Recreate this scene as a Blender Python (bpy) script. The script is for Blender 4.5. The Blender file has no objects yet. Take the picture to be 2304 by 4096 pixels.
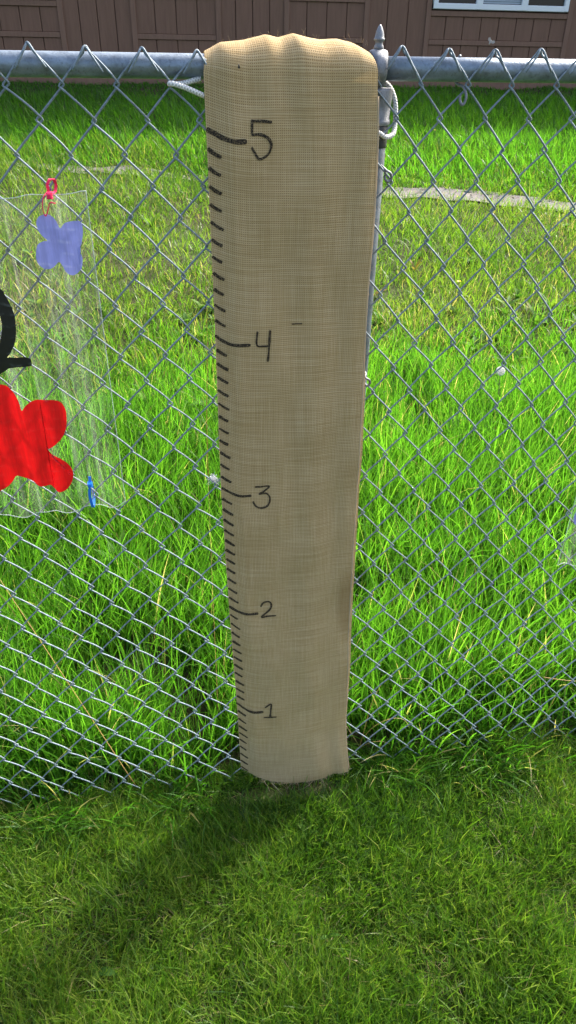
import bpy, math, random
import numpy as np
from mathutils import Matrix, Vector

random.seed(7)
rng = np.random.default_rng(7)
scene = bpy.context.scene
COL = scene.collection

# ------------------------------------------------------------------ camera
CAM = np.array([-0.1092, -1.2072, 1.631])
PITCH, YAW, ROLL = (math.radians(a) for a in (32.8829, 9.7236, 1.0463))
F = np.array([math.sin(YAW)*math.cos(PITCH), math.cos(YAW)*math.cos(PITCH), -math.sin(PITCH)])
R0 = np.array([math.cos(YAW), -math.sin(YAW), 0.0])
U0 = np.cross(R0, F)
RV = math.cos(ROLL)*R0 + math.sin(ROLL)*U0
UV = np.cross(RV, F)
cam_data = bpy.data.cameras.new("camera")
cam = bpy.data.objects.new("camera", cam_data)
COL.objects.link(cam)
cam.matrix_world = Matrix(((RV[0], UV[0], -F[0], CAM[0]), (RV[1], UV[1], -F[1], CAM[1]),
                           (RV[2], UV[2], -F[2], CAM[2]), (0, 0, 0, 1)))
cam_data.sensor_fit = 'VERTICAL'
cam_data.angle = 2*math.atan(2048/2876)
cam_data.clip_start = 0.02
cam_data.clip_end = 400
scene.camera = cam

# ------------------------------------------------------------------ sky, sun, exposure
SUN_EL, SUN_AZ = math.radians(43), math.atan2(0.80, 0.60)
world = bpy.data.worlds.new("World")
scene.world = world
world.use_nodes = True
wn = world.node_tree
sky = wn.nodes.new('ShaderNodeTexSky')
sky.sky_type = 'NISHITA'
sky.sun_disc = False
sky.sun_elevation = SUN_EL
sky.sun_rotation = SUN_AZ
sky.air_density = 0.8
sky.dust_density = 5.0
sky.ozone_density = 0.4
wn.links.new(sky.outputs[0], wn.nodes['Background'].inputs[0])
wn.nodes['Background'].inputs[1].default_value = 0.15
sd = bpy.data.lights.new("sun", 'SUN')
sd.energy = 2.5
sd.angle = math.radians(6)
sd.color = (1.0, 0.97, 0.93)
sun = bpy.data.objects.new("sun", sd)
COL.objects.link(sun)
sdir = Vector((math.cos(SUN_EL)*math.sin(SUN_AZ), math.cos(SUN_EL)*math.cos(SUN_AZ), math.sin(SUN_EL)))
sun.rotation_euler = sdir.to_track_quat('Z', 'Y').to_euler()
sun.location = sdir*20
scene.view_settings.view_transform = 'Standard'
scene.view_settings.look = 'None'
scene.view_settings.exposure = 1.84
scene.view_settings.gamma = 1.0
scene.render.engine = 'CYCLES'
scene.cycles.max_bounces = 8
scene.cycles.transparent_max_bounces = 16
scene.cycles.caustics_reflective = False
scene.cycles.caustics_refractive = False
scene.cycles.use_denoising = True

# ------------------------------------------------------------------ helpers
def tag(o, label=None, cat=None, group=None, kind=None):
    if label: o['label'] = label
    if cat: o['category'] = cat
    if group: o['group'] = group
    if kind: o['kind'] = kind
    return o

def empty(name, loc=(0, 0, 0), parent=None):
    o = bpy.data.objects.new(name, None)
    o.empty_display_size = 0.05
    COL.objects.link(o)
    o.location = loc
    if parent: o.parent = parent
    return o

def link_mesh(name, me, mat, parent=None, loc=None):
    o = bpy.data.objects.new(name, me)
    COL.objects.link(o)
    if mat is not None and not me.materials: me.materials.append(mat)
    if parent: o.parent = parent
    if loc is not None: o.location = loc
    return o

def mobj(name, verts, faces, mat, parent=None, loc=None, smooth=False, uv=None):
    me = bpy.data.meshes.new(name)
    me.from_pydata([tuple(map(float, v)) for v in verts], [], [tuple(f) for f in faces])
    if uv is not None:
        l = me.uv_layers.new(name="UVMap")
        idx = np.empty(len(me.loops), dtype=np.int32)
        me.loops.foreach_get('vertex_index', idx)
        l.data.foreach_set('uv', np.asarray(uv, dtype=np.float32)[idx].ravel())
    if smooth: me.shade_smooth()
    me.update()
    return link_mesh(name, me, mat, parent, loc)

def box(x0, x1, y0, y1, z0, z1, b=0.0):
    v = [(x, y, z) for x in (x0, x1) for y in (y0, y1) for z in (z0, z1)]
    f = [(0, 1, 3, 2), (4, 6, 7, 5), (0, 4, 5, 1), (2, 3, 7, 6), (0, 2, 6, 4), (1, 5, 7, 3)]
    return v, f

def bevel_box(x0, x1, y0, y1, z0, z1, b):
    """box whose front (-y) edges are chamfered"""
    v = [(x0, y1, z0), (x1, y1, z0), (x1, y1, z1), (x0, y1, z1),
         (x0, y0+b, z0), (x1, y0+b, z0), (x1, y0+b, z1), (x0, y0+b, z1),
         (x0+b, y0, z0+b), (x1-b, y0, z0+b), (x1-b, y0, z1-b), (x0+b, y0, z1-b)]
    f = [(0, 3, 2, 1), (0, 1, 5, 4), (1, 2, 6, 5), (2, 3, 7, 6), (3, 0, 4, 7),
         (4, 5, 9, 8), (5, 6, 10, 9), (6, 7, 11, 10), (7, 4, 8, 11), (8, 9, 10, 11)]
    return v, f

def join(parts):
    V, Fs, n = [], [], 0
    for v, f in parts:
        V += [tuple(p) for p in v]
        Fs += [tuple(i+n for i in q) for q in f]
        n += len(v)
    return V, Fs

def tube(pts, r, sides=6, closed=False, taper=None):
    P = np.asarray(pts, float)
    n = len(P)
    T = np.gradient(P, axis=0)
    if closed:
        T = np.roll(P, -1, 0) - np.roll(P, 1, 0)
    T /= np.linalg.norm(T, axis=1)[:, None] + 1e-12
    ref = np.array([0.13, 0.97, 0.2])
    A = np.cross(T, ref); A /= np.linalg.norm(A, axis=1)[:, None] + 1e-12
    B = np.cross(T, A)
    a = np.arange(sides)/sides*2*math.pi
    rr = np.full(n, r) if taper is None else r*np.asarray(taper)
    V = P[:, None, :] + rr[:, None, None]*(np.cos(a)[None, :, None]*A[:, None, :] + np.sin(a)[None, :, None]*B[:, None, :])
    V = V.reshape(-1, 3)
    Fs = []
    m = n if closed else n-1
    for i in range(m):
        i2 = (i+1) % n
        for k in range(sides):
            k2 = (k+1) % sides
            Fs.append((i*sides+k, i*sides+k2, i2*sides+k2, i2*sides+k))
    if not closed:
        Fs.append(tuple(range(sides))[::-1])
        Fs.append(tuple((n-1)*sides+k for k in range(sides)))
    return V, Fs

def smoothpts(pts, n=8):
    """Catmull-Rom through points"""
    P = [np.asarray(p, float) for p in pts]
    P = [2*P[0]-P[1]] + P + [2*P[-1]-P[-2]]
    out = []
    for i in range(1, len(P)-2):
        for t in np.linspace(0, 1, n, endpoint=False):
            a, b, c, d = P[i-1], P[i], P[i+1], P[i+2]
            out.append(.5*((2*b)+(-a+c)*t+(2*a-5*b+4*c-d)*t*t+(-a+3*b-3*c+d)*t**3))
    out.append(P[-2])
    return np.array(out)

def lathe(profile, axis_pts, sides=20):
    """profile [(r, z)] round z at axis point (x, y)"""
    x, y = axis_pts
    V = [(x+r*math.cos(2*math.pi*k/sides), y+r*math.sin(2*math.pi*k/sides), z) for r, z in profile for k in range(sides)]
    Fs = []
    for i in range(len(profile)-1):
        for k in range(sides):
            k2 = (k+1) % sides
            Fs.append((i*sides+k, i*sides+k2, (i+1)*sides+k2, (i+1)*sides+k))
    Fs.append(tuple(range(sides))[::-1])
    Fs.append(tuple((len(profile)-1)*sides+k for k in range(sides)))
    return V, Fs

def smoothstep(a, b, x):
    t = np.clip((np.asarray(x, float)-a)/(b-a), 0, 1)
    return t*t*(3-2*t)

# value noise for terrain, density masks
_perm = rng.random((64, 64))
def vnoise(x, y, s=1.0):
    x = np.asarray(x)*s; y = np.asarray(y)*s
    xi = np.floor(x).astype(int); yi = np.floor(y).astype(int)
    fx = x-xi; fy = y-yi
    fx = fx*fx*(3-2*fx); fy = fy*fy*(3-2*fy)
    g = lambda a, b: _perm[a % 64, b % 64]
    return (g(xi, yi)*(1-fx)+g(xi+1, yi)*fx)*(1-fy)+(g(xi, yi+1)*(1-fx)+g(xi+1, yi+1)*fx)*fy

# ------------------------------------------------------------------ materials
class NT:
    def __init__(self, name):
        self.m = bpy.data.materials.new(name)
        self.m.use_nodes = True
        self.t = self.m.node_tree
        self.t.nodes.clear()
        self.out = self.n('ShaderNodeOutputMaterial')
    def n(self, kind, **kw):
        nd = self.t.nodes.new(kind)
        for k, v in kw.items():
            if k.startswith('i_'):
                key = k[2:]
                nd.inputs[int(key) if key.isdigit() else key.replace('_', ' ')].default_value = v
            else: setattr(nd, k, v)
        return nd
    def l(self, a, b): self.t.links.new(a, b)
    def math(self, op, a, b=None, clamp=False):
        nd = self.t.nodes.new('ShaderNodeMath'); nd.operation = op; nd.use_clamp = clamp
        for i, v in enumerate((a, b)):
            if v is None: continue
            if isinstance(v, (int, float)): nd.inputs[i].default_value = v
            else: self.l(v, nd.inputs[i])
        return nd.outputs[0]
    def mix(self, f, a, b, mode='MIX'):
        nd = self.t.nodes.new('ShaderNodeMix'); nd.data_type = 'RGBA'; nd.blend_type = mode
        for i, v in ((0, f), (6, a), (7, b)):
            if isinstance(v, (int, float)): nd.inputs[i].default_value = v
            elif isinstance(v, tuple): nd.inputs[i].default_value = v+(1,) if len(v) == 3 else v
            else: self.l(v, nd.inputs[i])
        return nd.outputs[2]
    def ramp(self, f, stops):
        nd = self.t.nodes.new('ShaderNodeValToRGB')
        cr = nd.color_ramp
        while len(cr.elements) < len(stops): cr.elements.new(0.5)
        for e, (p, c) in zip(cr.elements, stops):
            e.position = p; e.color = tuple(c)+(1,) if len(c) == 3 else c
        self.l(f, nd.inputs[0])
        return nd.outputs[0]
    def noise(self, vec, scale, detail=3, rough=.55):
        nd = self.n('ShaderNodeTexNoise', i_Scale=scale, i_Detail=detail, i_Roughness=rough)
        if vec is not None: self.l(vec, nd.inputs['Vector'])
        return nd.outputs[0]
    def coord(self, which='Object'):
        return self.n('ShaderNodeTexCoord').outputs[which]
    def mapped(self, vec, scale):
        nd = self.n('ShaderNodeMapping'); nd.inputs['Scale'].default_value = scale
        self.l(vec, nd.inputs['Vector']); return nd.outputs[0]
    def bump(self, h, strength=.5, dist=.01):
        nd = self.n('ShaderNodeBump', i_Strength=strength, i_Distance=dist)
        self.l(h, nd.inputs['Height']); return nd.outputs[0]
    def principled(self, color, rough=.6, metal=0.0, spec=.5, normal=None):
        p = self.n('ShaderNodeBsdfPrincipled', i_Roughness=rough if isinstance(rough, (int, float)) else .5, i_Metallic=metal)
        p.inputs['Specular IOR Level'].default_value = spec
        if isinstance(color, tuple): p.inputs['Base Color'].default_value = color+(1,)
        else: self.l(color, p.inputs['Base Color'])
        if not isinstance(rough, (int, float)): self.l(rough, p.inputs['Roughness'])
        if normal is not None: self.l(normal, p.inputs['Normal'])
        return p
    def done(self, shader):
        self.l(shader if not hasattr(shader, 'outputs') else shader.outputs[0], self.out.inputs['Surface'])
        return self.m

def mat_leaf(name, stops, trans=.5, rough=.4, spec=.5):
    t = NT(name)
    a = t.n('ShaderNodeAttribute', attribute_name='tint')
    c = t.ramp(a.outputs['Fac'], stops)
    p = t.principled(c, rough, 0, spec)
    tr = t.n('ShaderNodeBsdfTranslucent')
    t.l(t.mix(1.0, c, (1.55, 1.75, .9), 'MULTIPLY'), tr.inputs[0])
    mx = t.n('ShaderNodeMixShader', i_0=trans)
    t.l(p.outputs[0], mx.inputs[1]); t.l(tr.outputs[0], mx.inputs[2])
    return t.done(mx)

M = {}
M['tall_grass'] = mat_leaf('tall_grass', [(0, (.028, .085, .009)), (.35, (.052, .15, .011)), (.7, (.074, .205, .017)), (.93, (.115, .25, .022)), (.97, (.30, .27, .10)), (1, (.42, .34, .17))], .62, .42, .4)
M['lawn_grass'] = mat_leaf('lawn_grass', [(0, (.026, .072, .007)), (.4, (.068, .155, .013)), (.75, (.125, .222, .020)), (.90, (.19, .26, .037)), (.93, (.25, .21, .085)), (1, (.34, .27, .14))], .45, .42, .45)
M['slope_grass'] = mat_leaf('slope_grass', [(0, (.03, .075, .009)), (.4, (.065, .145, .013)), (.75, (.115, .205, .02)), (.92, (.17, .24, .03)), (.96, (.27, .23, .09)), (1, (.36, .28, .14))], .5, .45, .4)
M['weed'] = mat_leaf('weed', [(0, (.03, .085, .012)), (.5, (.06, .15, .02)), (.8, (.12, .22, .025)), (.93, (.2, .22, .03)), (1, (.22, .1, .04))], .4, .6, .2)
M['straw'] = mat_leaf('straw', [(0, (.34, .22, .07)), (.6, (.5, .36, .14)), (1, (.6, .46, .24))], .25, .5, .4)

def mat_soil():
    t = NT('soil'); v = t.coord()
    n = t.noise(v, 9, 6, .65); n2 = t.noise(v, 90, 4, .6); n3 = t.noise(v, 1.2, 3)
    c = t.ramp(n, [(.3, (.014, .012, .006)), (.5, (.035, .028, .014)), (.7, (.06, .05, .022))])
    c = t.mix(t.math('MULTIPLY', n2, .55), c, (.10, .085, .04))
    c = t.mix(t.ramp(n3, [(.35, (0, 0, 0)), (.6, (.7, .7, .7))]), c, (.035, .065, .012))
    b = t.math('ADD', t.math('MULTIPLY', n, .6), t.math('MULTIPLY', n2, .4))
    return t.done(t.principled(c, .95, 0, .2, t.bump(b, .9, .02)))
M['soil'] = mat_soil()

def mat_path():
    t = NT('gravel_path'); v = t.coord()
    n = t.noise(v, 3, 5, .6); n2 = t.noise(v, 60, 4, .7)
    vo = t.n('ShaderNodeTexVoronoi', i_Scale=55.0); t.l(v, vo.inputs['Vector'])
    c = t.ramp(n, [(.3, (.12, .11, .095)), (.6, (.18, .17, .152)), (.8, (.235, .225, .205))])
    c = t.mix(t.math('MULTIPLY', n2, .35), c, (.16, .14, .115))
    c = t.mix(.15, c, vo.outputs['Color'], 'SOFT_LIGHT')
    return t.done(t.principled(c, .95, 0, .25, t.bump(t.math('ADD', n2, vo.outputs['Distance']), .3, .01)))
M['path'] = mat_path()

def mat_galv(name, base=(.36, .39, .42), rough=.45, dirt=.5, scale=60, metal=.75):
    t = NT(name); v = t.coord()
    n = t.noise(v, scale, 4, .65); n2 = t.noise(v, scale*6, 3, .6); n3 = t.noise(t.mapped(v, (1, 1, 6)), scale*.25, 4, .6)
    c = t.ramp(n, [(.28, tuple(x*.62 for x in base)), (.5, base), (.72, tuple(min(1, x*1.3) for x in base))])
    c = t.mix(t.math('MULTIPLY', t.ramp(n2, [(.56, (0, 0, 0)), (.68, (1, 1, 1))]), dirt), c, (.045, .05, .05))
    c = t.mix(t.math('MULTIPLY', t.ramp(n3, [(.52, (0, 0, 0)), (.75, (1, 1, 1))]), dirt*.5), c, (.10, .105, .10))
    r = t.math('ADD', t.math('MULTIPLY', n, .35), rough-.15)
    return t.done(t.principled(c, r, metal, .5, t.bump(t.math('ADD', n2, n), .25, .002)))
M['wire'] = mat_galv('galvanised_wire', (.20, .25, .28), .6, .8, 160, .12)
M['rail'] = mat_galv('galvanised_rail', (.20, .245, .285), .42, .35, 45, .55)
M['cast'] = mat_galv('cast_aluminium', (.20, .21, .22), .5, .35, 70, .5)
M['post'] = mat_galv('galvanised_post', (.13, .155, .18), .5, .35, 50, .5)
M['dark'] = NT('dark_metal'); M['dark'] = M['dark'].done(M['dark'].principled((.03, .033, .035), .5, .4))

PITCHW = 0.0033
def weave(t):
    """cloth weave from metre UVs: returns (height, slub noise, uv)"""
    uv = t.n('ShaderNodeUVMap', uv_map='UVMap').outputs[0]
    wob = t.n('ShaderNodeTexNoise', i_Scale=22.0, i_Detail=1.0); t.l(uv, wob.inputs['Vector'])
    off = t.n('ShaderNodeVectorMath', operation='MULTIPLY_ADD')
    t.l(wob.outputs['Color'], off.inputs[0]); off.inputs[1].default_value = (.0022, .0022, 0)
    lw = t.n('ShaderNodeTexNoise', i_Scale=9.0, i_Detail=2.0); t.l(uv, lw.inputs['Vector'])
    of2 = t.n('ShaderNodeVectorMath', operation='MULTIPLY_ADD')
    t.l(lw.outputs['Color'], of2.inputs[0]); of2.inputs[1].default_value = (.004, .005, 0); t.l(uv, of2.inputs[2])
    t.l(of2.outputs[0], off.inputs[2])
    sx = t.n('ShaderNodeSeparateXYZ'); t.l(off.outputs[0], sx.inputs[0])
    kx = t.math('MULTIPLY', sx.outputs[0], math.pi/PITCHW*1.08); ky = t.math('MULTIPLY', sx.outputs[1], math.pi/PITCHW)
    ax = t.math('ABSOLUTE', t.math('SINE', kx)); ay = t.math('ABSOLUTE', t.math('SINE', ky))
    # over-under: warp on top where product of half-frequency signs is positive
    chk = t.math('MULTIPLY', t.math('SINE', kx), t.math('SINE', ky))
    chk = t.math('GREATER_THAN', chk, 0.0)
    h = t.math('MAXIMUM', t.math('MULTIPLY', ax, t.math('ADD', t.math('MULTIPLY', chk, .25), .70)),
               t.math('MULTIPLY', ay, t.math('SUBTRACT', 1.0, t.math('MULTIPLY', chk, .2))))
    slub_w = t.noise(t.mapped(uv, (9, 330, 1)), 1, 3, .6)
    slub_v = t.noise(t.mapped(uv, (330, 9, 1)), 1, 3, .6)
    return h, slub_w, slub_v, uv

def mat_burlap(name, ink=False):
    t = NT(name)
    h, sw, sv, uv = weave(t)
    big = t.noise(t.mapped(uv, (7, 4, 1)), 1, 4, .6)
    thread = t.ramp(t.math('ADD', t.math('MULTIPLY', sw, .6), t.math('MULTIPLY', sv, .4)),
                    [(.18, (.28, .18, .075)), (.45, (.485, .342, .165)), (.62, (.59, .44, .24)), (.90, (.78, .67, .48))])
    thread = t.mix(t.math('MULTIPLY', big, .2), thread, (.42, .30, .145))
    sx = t.n('ShaderNodeSeparateXYZ'); t.l(uv, sx.inputs[0])
    if not ink:
        # tea-coloured stain on the right border, greyer washed hem
        du = t.math('DIVIDE', t.math('SUBTRACT', sx.outputs[0], .262), .030)
        dv = t.math('DIVIDE', t.math('SUBTRACT', sx.outputs[1], .60), .13)
        d = t.math('ADD', t.math('MULTIPLY', du, du), t.math('MULTIPLY', dv, dv))
        d = t.math('ADD', d, t.math('MULTIPLY', t.math('SUBTRACT', big, .5), 2.2))
        stain = t.ramp(d, [(.1, (.42, .42, .42)), (1.0, (0, 0, 0))])
        thread = t.mix(stain, thread, (.21, .115, .035))
        # a paler washed patch above the hem
        dv = t.math('DIVIDE', t.math('SUBTRACT', sx.outputs[1], .12), .09)
        d = t.math('ADD', t.math('MULTIPLY', dv, dv), t.math('MULTIPLY', t.math('SUBTRACT', big, .5), 3.0))
        thread = t.mix(t.ramp(d, [(.1, (.14, .14, .14)), (1.0, (0, 0, 0))]), thread, (.42, .35, .26))
    gap = (.21, .135, .055) if not ink else (.10, .07, .04)
    if ink:
        n = t.noise(t.mapped(uv, (500, 500, 1)), 1, 2, .7)
        thread = t.mix(t.ramp(n, [(.46, (.0, .0, .0)), (.70, (.62, .62, .62))]), (.014, .012, .012), thread)
        gap = (.018, .014, .010)
    c = t.mix(t.ramp(h, [(.38, (0, 0, 0)), (.66, (1, 1, 1))]), gap, thread)
    p = t.principled(c, .9, 0, .15, t.bump(h, .35, .001))
    tr = t.n('ShaderNodeBsdfTranslucent'); t.l(t.mix(1.0, c, (1.0, .98, .88), 'MULTIPLY'), tr.inputs[0])
    mx = t.n('ShaderNodeMixShader', i_0=.10 if not ink else .08)
    t.l(p.outputs[0], mx.inputs[1]); t.l(tr.outputs[0], mx.inputs[2])
    return t.done(mx)
M['burlap'] = mat_burlap('burlap')
M['ink'] = mat_burlap('marker_ink', True)

def mat_fibre():
    t = NT('jute_fibre')
    p = t.principled((.55, .45, .3), .8, 0, .2)
    tr = t.n('ShaderNodeBsdfTranslucent'); tr.inputs[0].default_value = (.6, .5, .34, 1)
    mx = t.n('ShaderNodeMixShader', i_0=.4); t.l(p.outputs[0], mx.inputs[1]); t.l(tr.outputs[0], mx.inputs[2])
    return t.done(mx)
M['fibre'] = mat_fibre()

def mat_rope():
    t = NT('braided_rope'); uv = t.n('ShaderNodeUVMap', uv_map='UVMap').outputs[0]
    sx = t.n('ShaderNodeSeparateXYZ'); t.l(uv, sx.inputs[0])
    a = t.math('SINE', t.math('ADD', t.math('MULTIPLY', sx.outputs[0], 6*math.pi), t.math('MULTIPLY', sx.outputs[1], 1500)))
    b = t.math('SINE', t.math('SUBTRACT', t.math('MULTIPLY', sx.outputs[0], 6*math.pi), t.math('MULTIPLY', sx.outputs[1], 1500)))
    h = t.math('MAXIMUM', a, b)
    n = t.noise(uv, 40, 3)
    c = t.mix(t.ramp(h, [(.05, (0, 0, 0)), (.6, (1, 1, 1))]), (.45, .44, .40), (.84, .83, .78))
    c = t.mix(t.math('MULTIPLY', n, .4), c, (.6, .58, .52))
    return t.done(t.principled(c, .8, 0, .2, t.bump(h, .5, .001)))
M['rope'] = mat_rope()

def mat_siding(name, base):
    t = NT(name); v = t.coord()
    n = t.noise(t.mapped(v, (14, 14, 1.2)), 3, 5, .6); n2 = t.noise(v, 70, 4, .7); n3 = t.noise(v, .9, 3)
    c = t.ramp(n, [(.3, tuple(x*.82 for x in base)), (.55, base), (.8, tuple(x*1.14 for x in base))])
    c = t.mix(t.math('MULTIPLY', n3, .3), c, tuple(x*1.25 for x in base))
    return t.done(t.principled(c, .8, 0, .25, t.bump(t.math('ADD', n, t.math('MULTIPLY', n2, .5)), .35, .006)))
M['siding'] = mat_siding('brown_siding', (.18, .099, .066))
M['trim'] = mat_siding('brown_trim', (.198, .112, .076))
M['backing'] = mat_siding('wall_backing', (.10, .06, .045))
M['roof'] = mat_siding('roof_shingle', (.06, .058, .055))
M['concrete'] = mat_siding('concrete_footing', (.16, .15, .135))
def simple(name, c, rough=.5, metal=0.0, spec=.5, nscale=None, namt=.2):
    t = NT(name)
    col = c
    nm = None
    if nscale:
        n = t.noise(t.coord(), nscale, 4, .6)
        col = t.mix(t.math('MULTIPLY', n, namt*2), c, tuple(x*.6 for x in c))
        nm = t.bump(n, .2, .002)
    return t.done(t.principled(col, rough, metal, spec, nm))
M['vinyl'] = simple('white_window_vinyl', (.72, .74, .74), .35, 0, .5, 8, .06)
M['glass'] = simple('window_glass', (.012, .014, .016), .06, 0, .6)
M['blind'] = simple('window_blind', (.30, .35, .38), .5, 0, .4, 12, .1)

def mat_clear():
    t = NT('clear_plastic'); v = t.coord()
    st = t.noise(t.mapped(v, (170, 40, 2.0)), 1, 4, .6)     # fine draw lines in the sheet
    st2 = t.noise(t.mapped(v, (62, 20, .9)), 1, 3, .6)
    b = t.bump(t.math('ADD', st, st2), .16, .01)
    tr = t.n('ShaderNodeBsdfTransparent'); tr.inputs[0].default_value = (.93, .95, .94, 1)
    gl = t.n('ShaderNodeBsdfGlossy', i_Roughness=.10); gl.inputs[0].default_value = (.95, .97, 1, 1); t.l(b, gl.inputs['Normal'])
    df = t.n('ShaderNodeBsdfTranslucent'); df.inputs[0].default_value = (.75, .8, .78, 1)
    fr = t.n('ShaderNodeFresnel', i_IOR=1.5); t.l(b, fr.inputs['Normal'])
    mx = t.n('ShaderNodeMixShader'); t.l(t.math('MULTIPLY', fr.outputs[0], .9, True), mx.inputs[0])
    t.l(tr.outputs[0], mx.inputs[1]); t.l(gl.outputs[0], mx.inputs[2])
    m2 = t.n('ShaderNodeMixShader')
    t.l(t.ramp(t.math('ADD', t.math('MULTIPLY', st, .35), t.math('MULTIPLY', st2, .65)), [(.44, (.012, .012, .012)), (.70, (.12, .12, .12))]), m2.inputs[0])
    t.l(mx.outputs[0], m2.inputs[1]); t.l(df.outputs[0], m2.inputs[2])
    return t.done(m2)
M['clear'] = mat_clear()

def mat_cut():
    t = NT('vinyl_edge')
    p = t.principled((.62, .68, .66), .3, 0, .6)
    tr = t.n('ShaderNodeBsdfTransparent')
    mx = t.n('ShaderNodeMixShader', i_0=.58); t.l(p.outputs[0], mx.inputs[1]); t.l(tr.outputs[0], mx.inputs[2])
    return t.done(mx)
M['cut'] = mat_cut()

def mat_paint(name, c, c2, trans=.25, centre_scale=60, amt=.5):
    t = NT(name); v = t.coord()
    w = t.n('ShaderNodeTexWave', i_Scale=18.0, i_Distortion=9.0, i_Detail=2.0, i_Detail_Scale=.6); w.wave_type = 'RINGS'
    t.l(v, w.inputs['Vector'])
    n = t.noise(v, centre_scale, 4, .6)
    f = t.math('MULTIPLY', t.ramp(w.outputs['Fac'], [(.78, (0, 0, 0)), (1, (1, 1, 1))]), t.ramp(n, [(.46, (0, 0, 0)), (.62, (1, 1, 1))]))
    col = t.mix(t.math('MULTIPLY', f, amt), c, c2)
    brush_pleat_shade = t.noise(t.mapped(v, (120, 120, 16)), 1, 4, .7)  # darker streaks: brush marks plus shading of the sheet's pleats, painted into the colour
    col = t.mix(t.math('MULTIPLY', t.ramp(brush_pleat_shade, [(.42, (0, 0, 0)), (.62, (1, 1, 1))]), .55), col, tuple(x*.55 for x in c))
    col = t.mix(t.math('MULTIPLY', n, .3), col, tuple(x*.75 for x in c))
    p = t.principled(col, .38, 0, .5, t.bump(t.math('ADD', w.outputs['Fac'], n), .08, .002))
    tr = t.n('ShaderNodeBsdfTranslucent'); t.l(col, tr.inputs[0])
    mx = t.n('ShaderNodeMixShader', i_0=trans); t.l(p.outputs[0], mx.inputs[1]); t.l(tr.outputs[0], mx.inputs[2])
    return t.done(mx)
M['purple'] = mat_paint('lavender_paint', (.30, .32, .71), (.56, .58, .86), .12, 60, .55)
M['red'] = mat_paint('red_paint', (.74, .005, .009), (.82, .06, .06), .32, 60, .25)
M['black'] = mat_paint('black_paint', (.006, .008, .008), (.10, .12, .12), .05, 40, .8)
M['pink_tie'] = simple('pink_nylon', (.80, .02, .10), .35)
M['blue_tie'] = simple('blue_nylon', (.012, .17, .62), .3)
M['insect'] = simple('insect_body', (.012, .009, .006), .4)
M['wing'] = simple('pale_wing', (.34, .31, .29), .6)
M['fluff'] = simple('white_fluff', (.62, .62, .62), .9)
M['seed'] = simple('dandelion_seed', (.8, .78, .74), .9)
M['stalk'] = simple('pale_stalk', (.16, .17, .06), .6)
M['yellow'] = simple('yellow_petal', (.75, .52, .01), .5)

# ------------------------------------------------------------------ terrain
SLOPE = 0.135
def terr(x, y):
    x = np.asarray(x, float); y = np.asarray(y, float)
    yy = np.clip(y, None, 9.6)
    base = np.where(yy > .3, SLOPE*(yy-.3), 0)
    n = (vnoise(x+9, y+5, 1.7)-.5)*.05*smoothstep(.6, 2.0, y) + (vnoise(x+3, y+7, 6)-.5)*.012
    # path is worn a little into the slope
    return base + n - .018*np.exp(-((y-path_mid(x))/.25)**2)

PX = np.array([-30, -6, -1.46, -.92, -.4, .02, .27, 1.0, 1.70, 2.25, 2.82, 3.2, 6.0, 30])
PY = np.array([6.6, 6.3, 5.93, 5.79, 5.73, 5.60, 5.50, 5.25, 5.02, 4.90, 4.71, 4.59, 3.9, -2.0])
def path_mid(x): return np.interp(x, PX, PY)
def path_half(x): return np.interp(x, [-3, -1, -.3, .1, .5, 1.5, 2.2, 3.2], [.06, .07, .10, .04, .05, .11, .14, .16])

def make_ground():
    xs = np.unique(np.concatenate([np.linspace(-120, -6, 14), np.linspace(-6, 10, 161), np.linspace(10, 120, 14)]))
    ys = np.unique(np.concatenate([np.linspace(-120, -3, 14), np.linspace(-3, 2, 101), np.linspace(2, 11, 91), np.linspace(11, 120, 14)]))
    X, Y = np.meshgrid(xs, ys)
    Z = terr(X, Y)
    V = np.stack([X, Y, Z], -1).reshape(-1, 3)
    nx = len(xs)
    Fs = [(j*nx+i, j*nx+i+1, (j+1)*nx+i+1, (j+1)*nx+i) for j in range(len(ys)-1) for i in range(nx-1)]
    o = mobj('ground', V, Fs, M['soil'], smooth=True)
    return tag(o, 'dark soil under the lawn and grassy slope', 'ground', kind='structure')
make_ground()

def make_path():
    xs = np.linspace(-6, 8, 281)
    V, Fs = [], []
    m = 7
    for x in xs:
        c, h = float(path_mid(x)), float(path_half(x))
        for k in range(m):
            s = -1+2*k/(m-1)
            e = (vnoise(x*1.0, 40+s, 5)-.5)*.10
            y = c + s*h + float(e)
            V.append((x, y, float(terr(x, y))+.012))
    for i in range(len(xs)-1):
        for k in range(m-1):
            a = i*m+k
            Fs.append((a, a+m, a+m+1, a+1))
    o = mobj('path', V, Fs, M['path'], smooth=True)
    tag(o, 'narrow grey dirt footpath crossing the grassy slope', 'path', kind='structure')
    # loose stones on the path
    P = []
    for _ in range(90):
        x = random.uniform(-2.5, 4.2); c, h = float(path_mid(x)), float(path_half(x))
        y = c+random.gauss(0, .5)*h; r = random.uniform(.004, .011)
        z = float(terr(x, y))+.012
        v, f = lathe([(r*.4, z-.002), (r, z+r*.25), (r*.7, z+r*.6), (r*.15, z+r*.75)], (x, y), 6)
        v = [(a+random.uniform(-.2, .2)*r, b+random.uniform(-.2, .2)*r, c2) for a, b, c2 in v]
        P.append((v, f))
    o = mobj('path_stones', *join(P), M['path'])
    tag(o, 'small loose stones scattered along the dirt path', 'stones', kind='stuff')
make_path()

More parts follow.
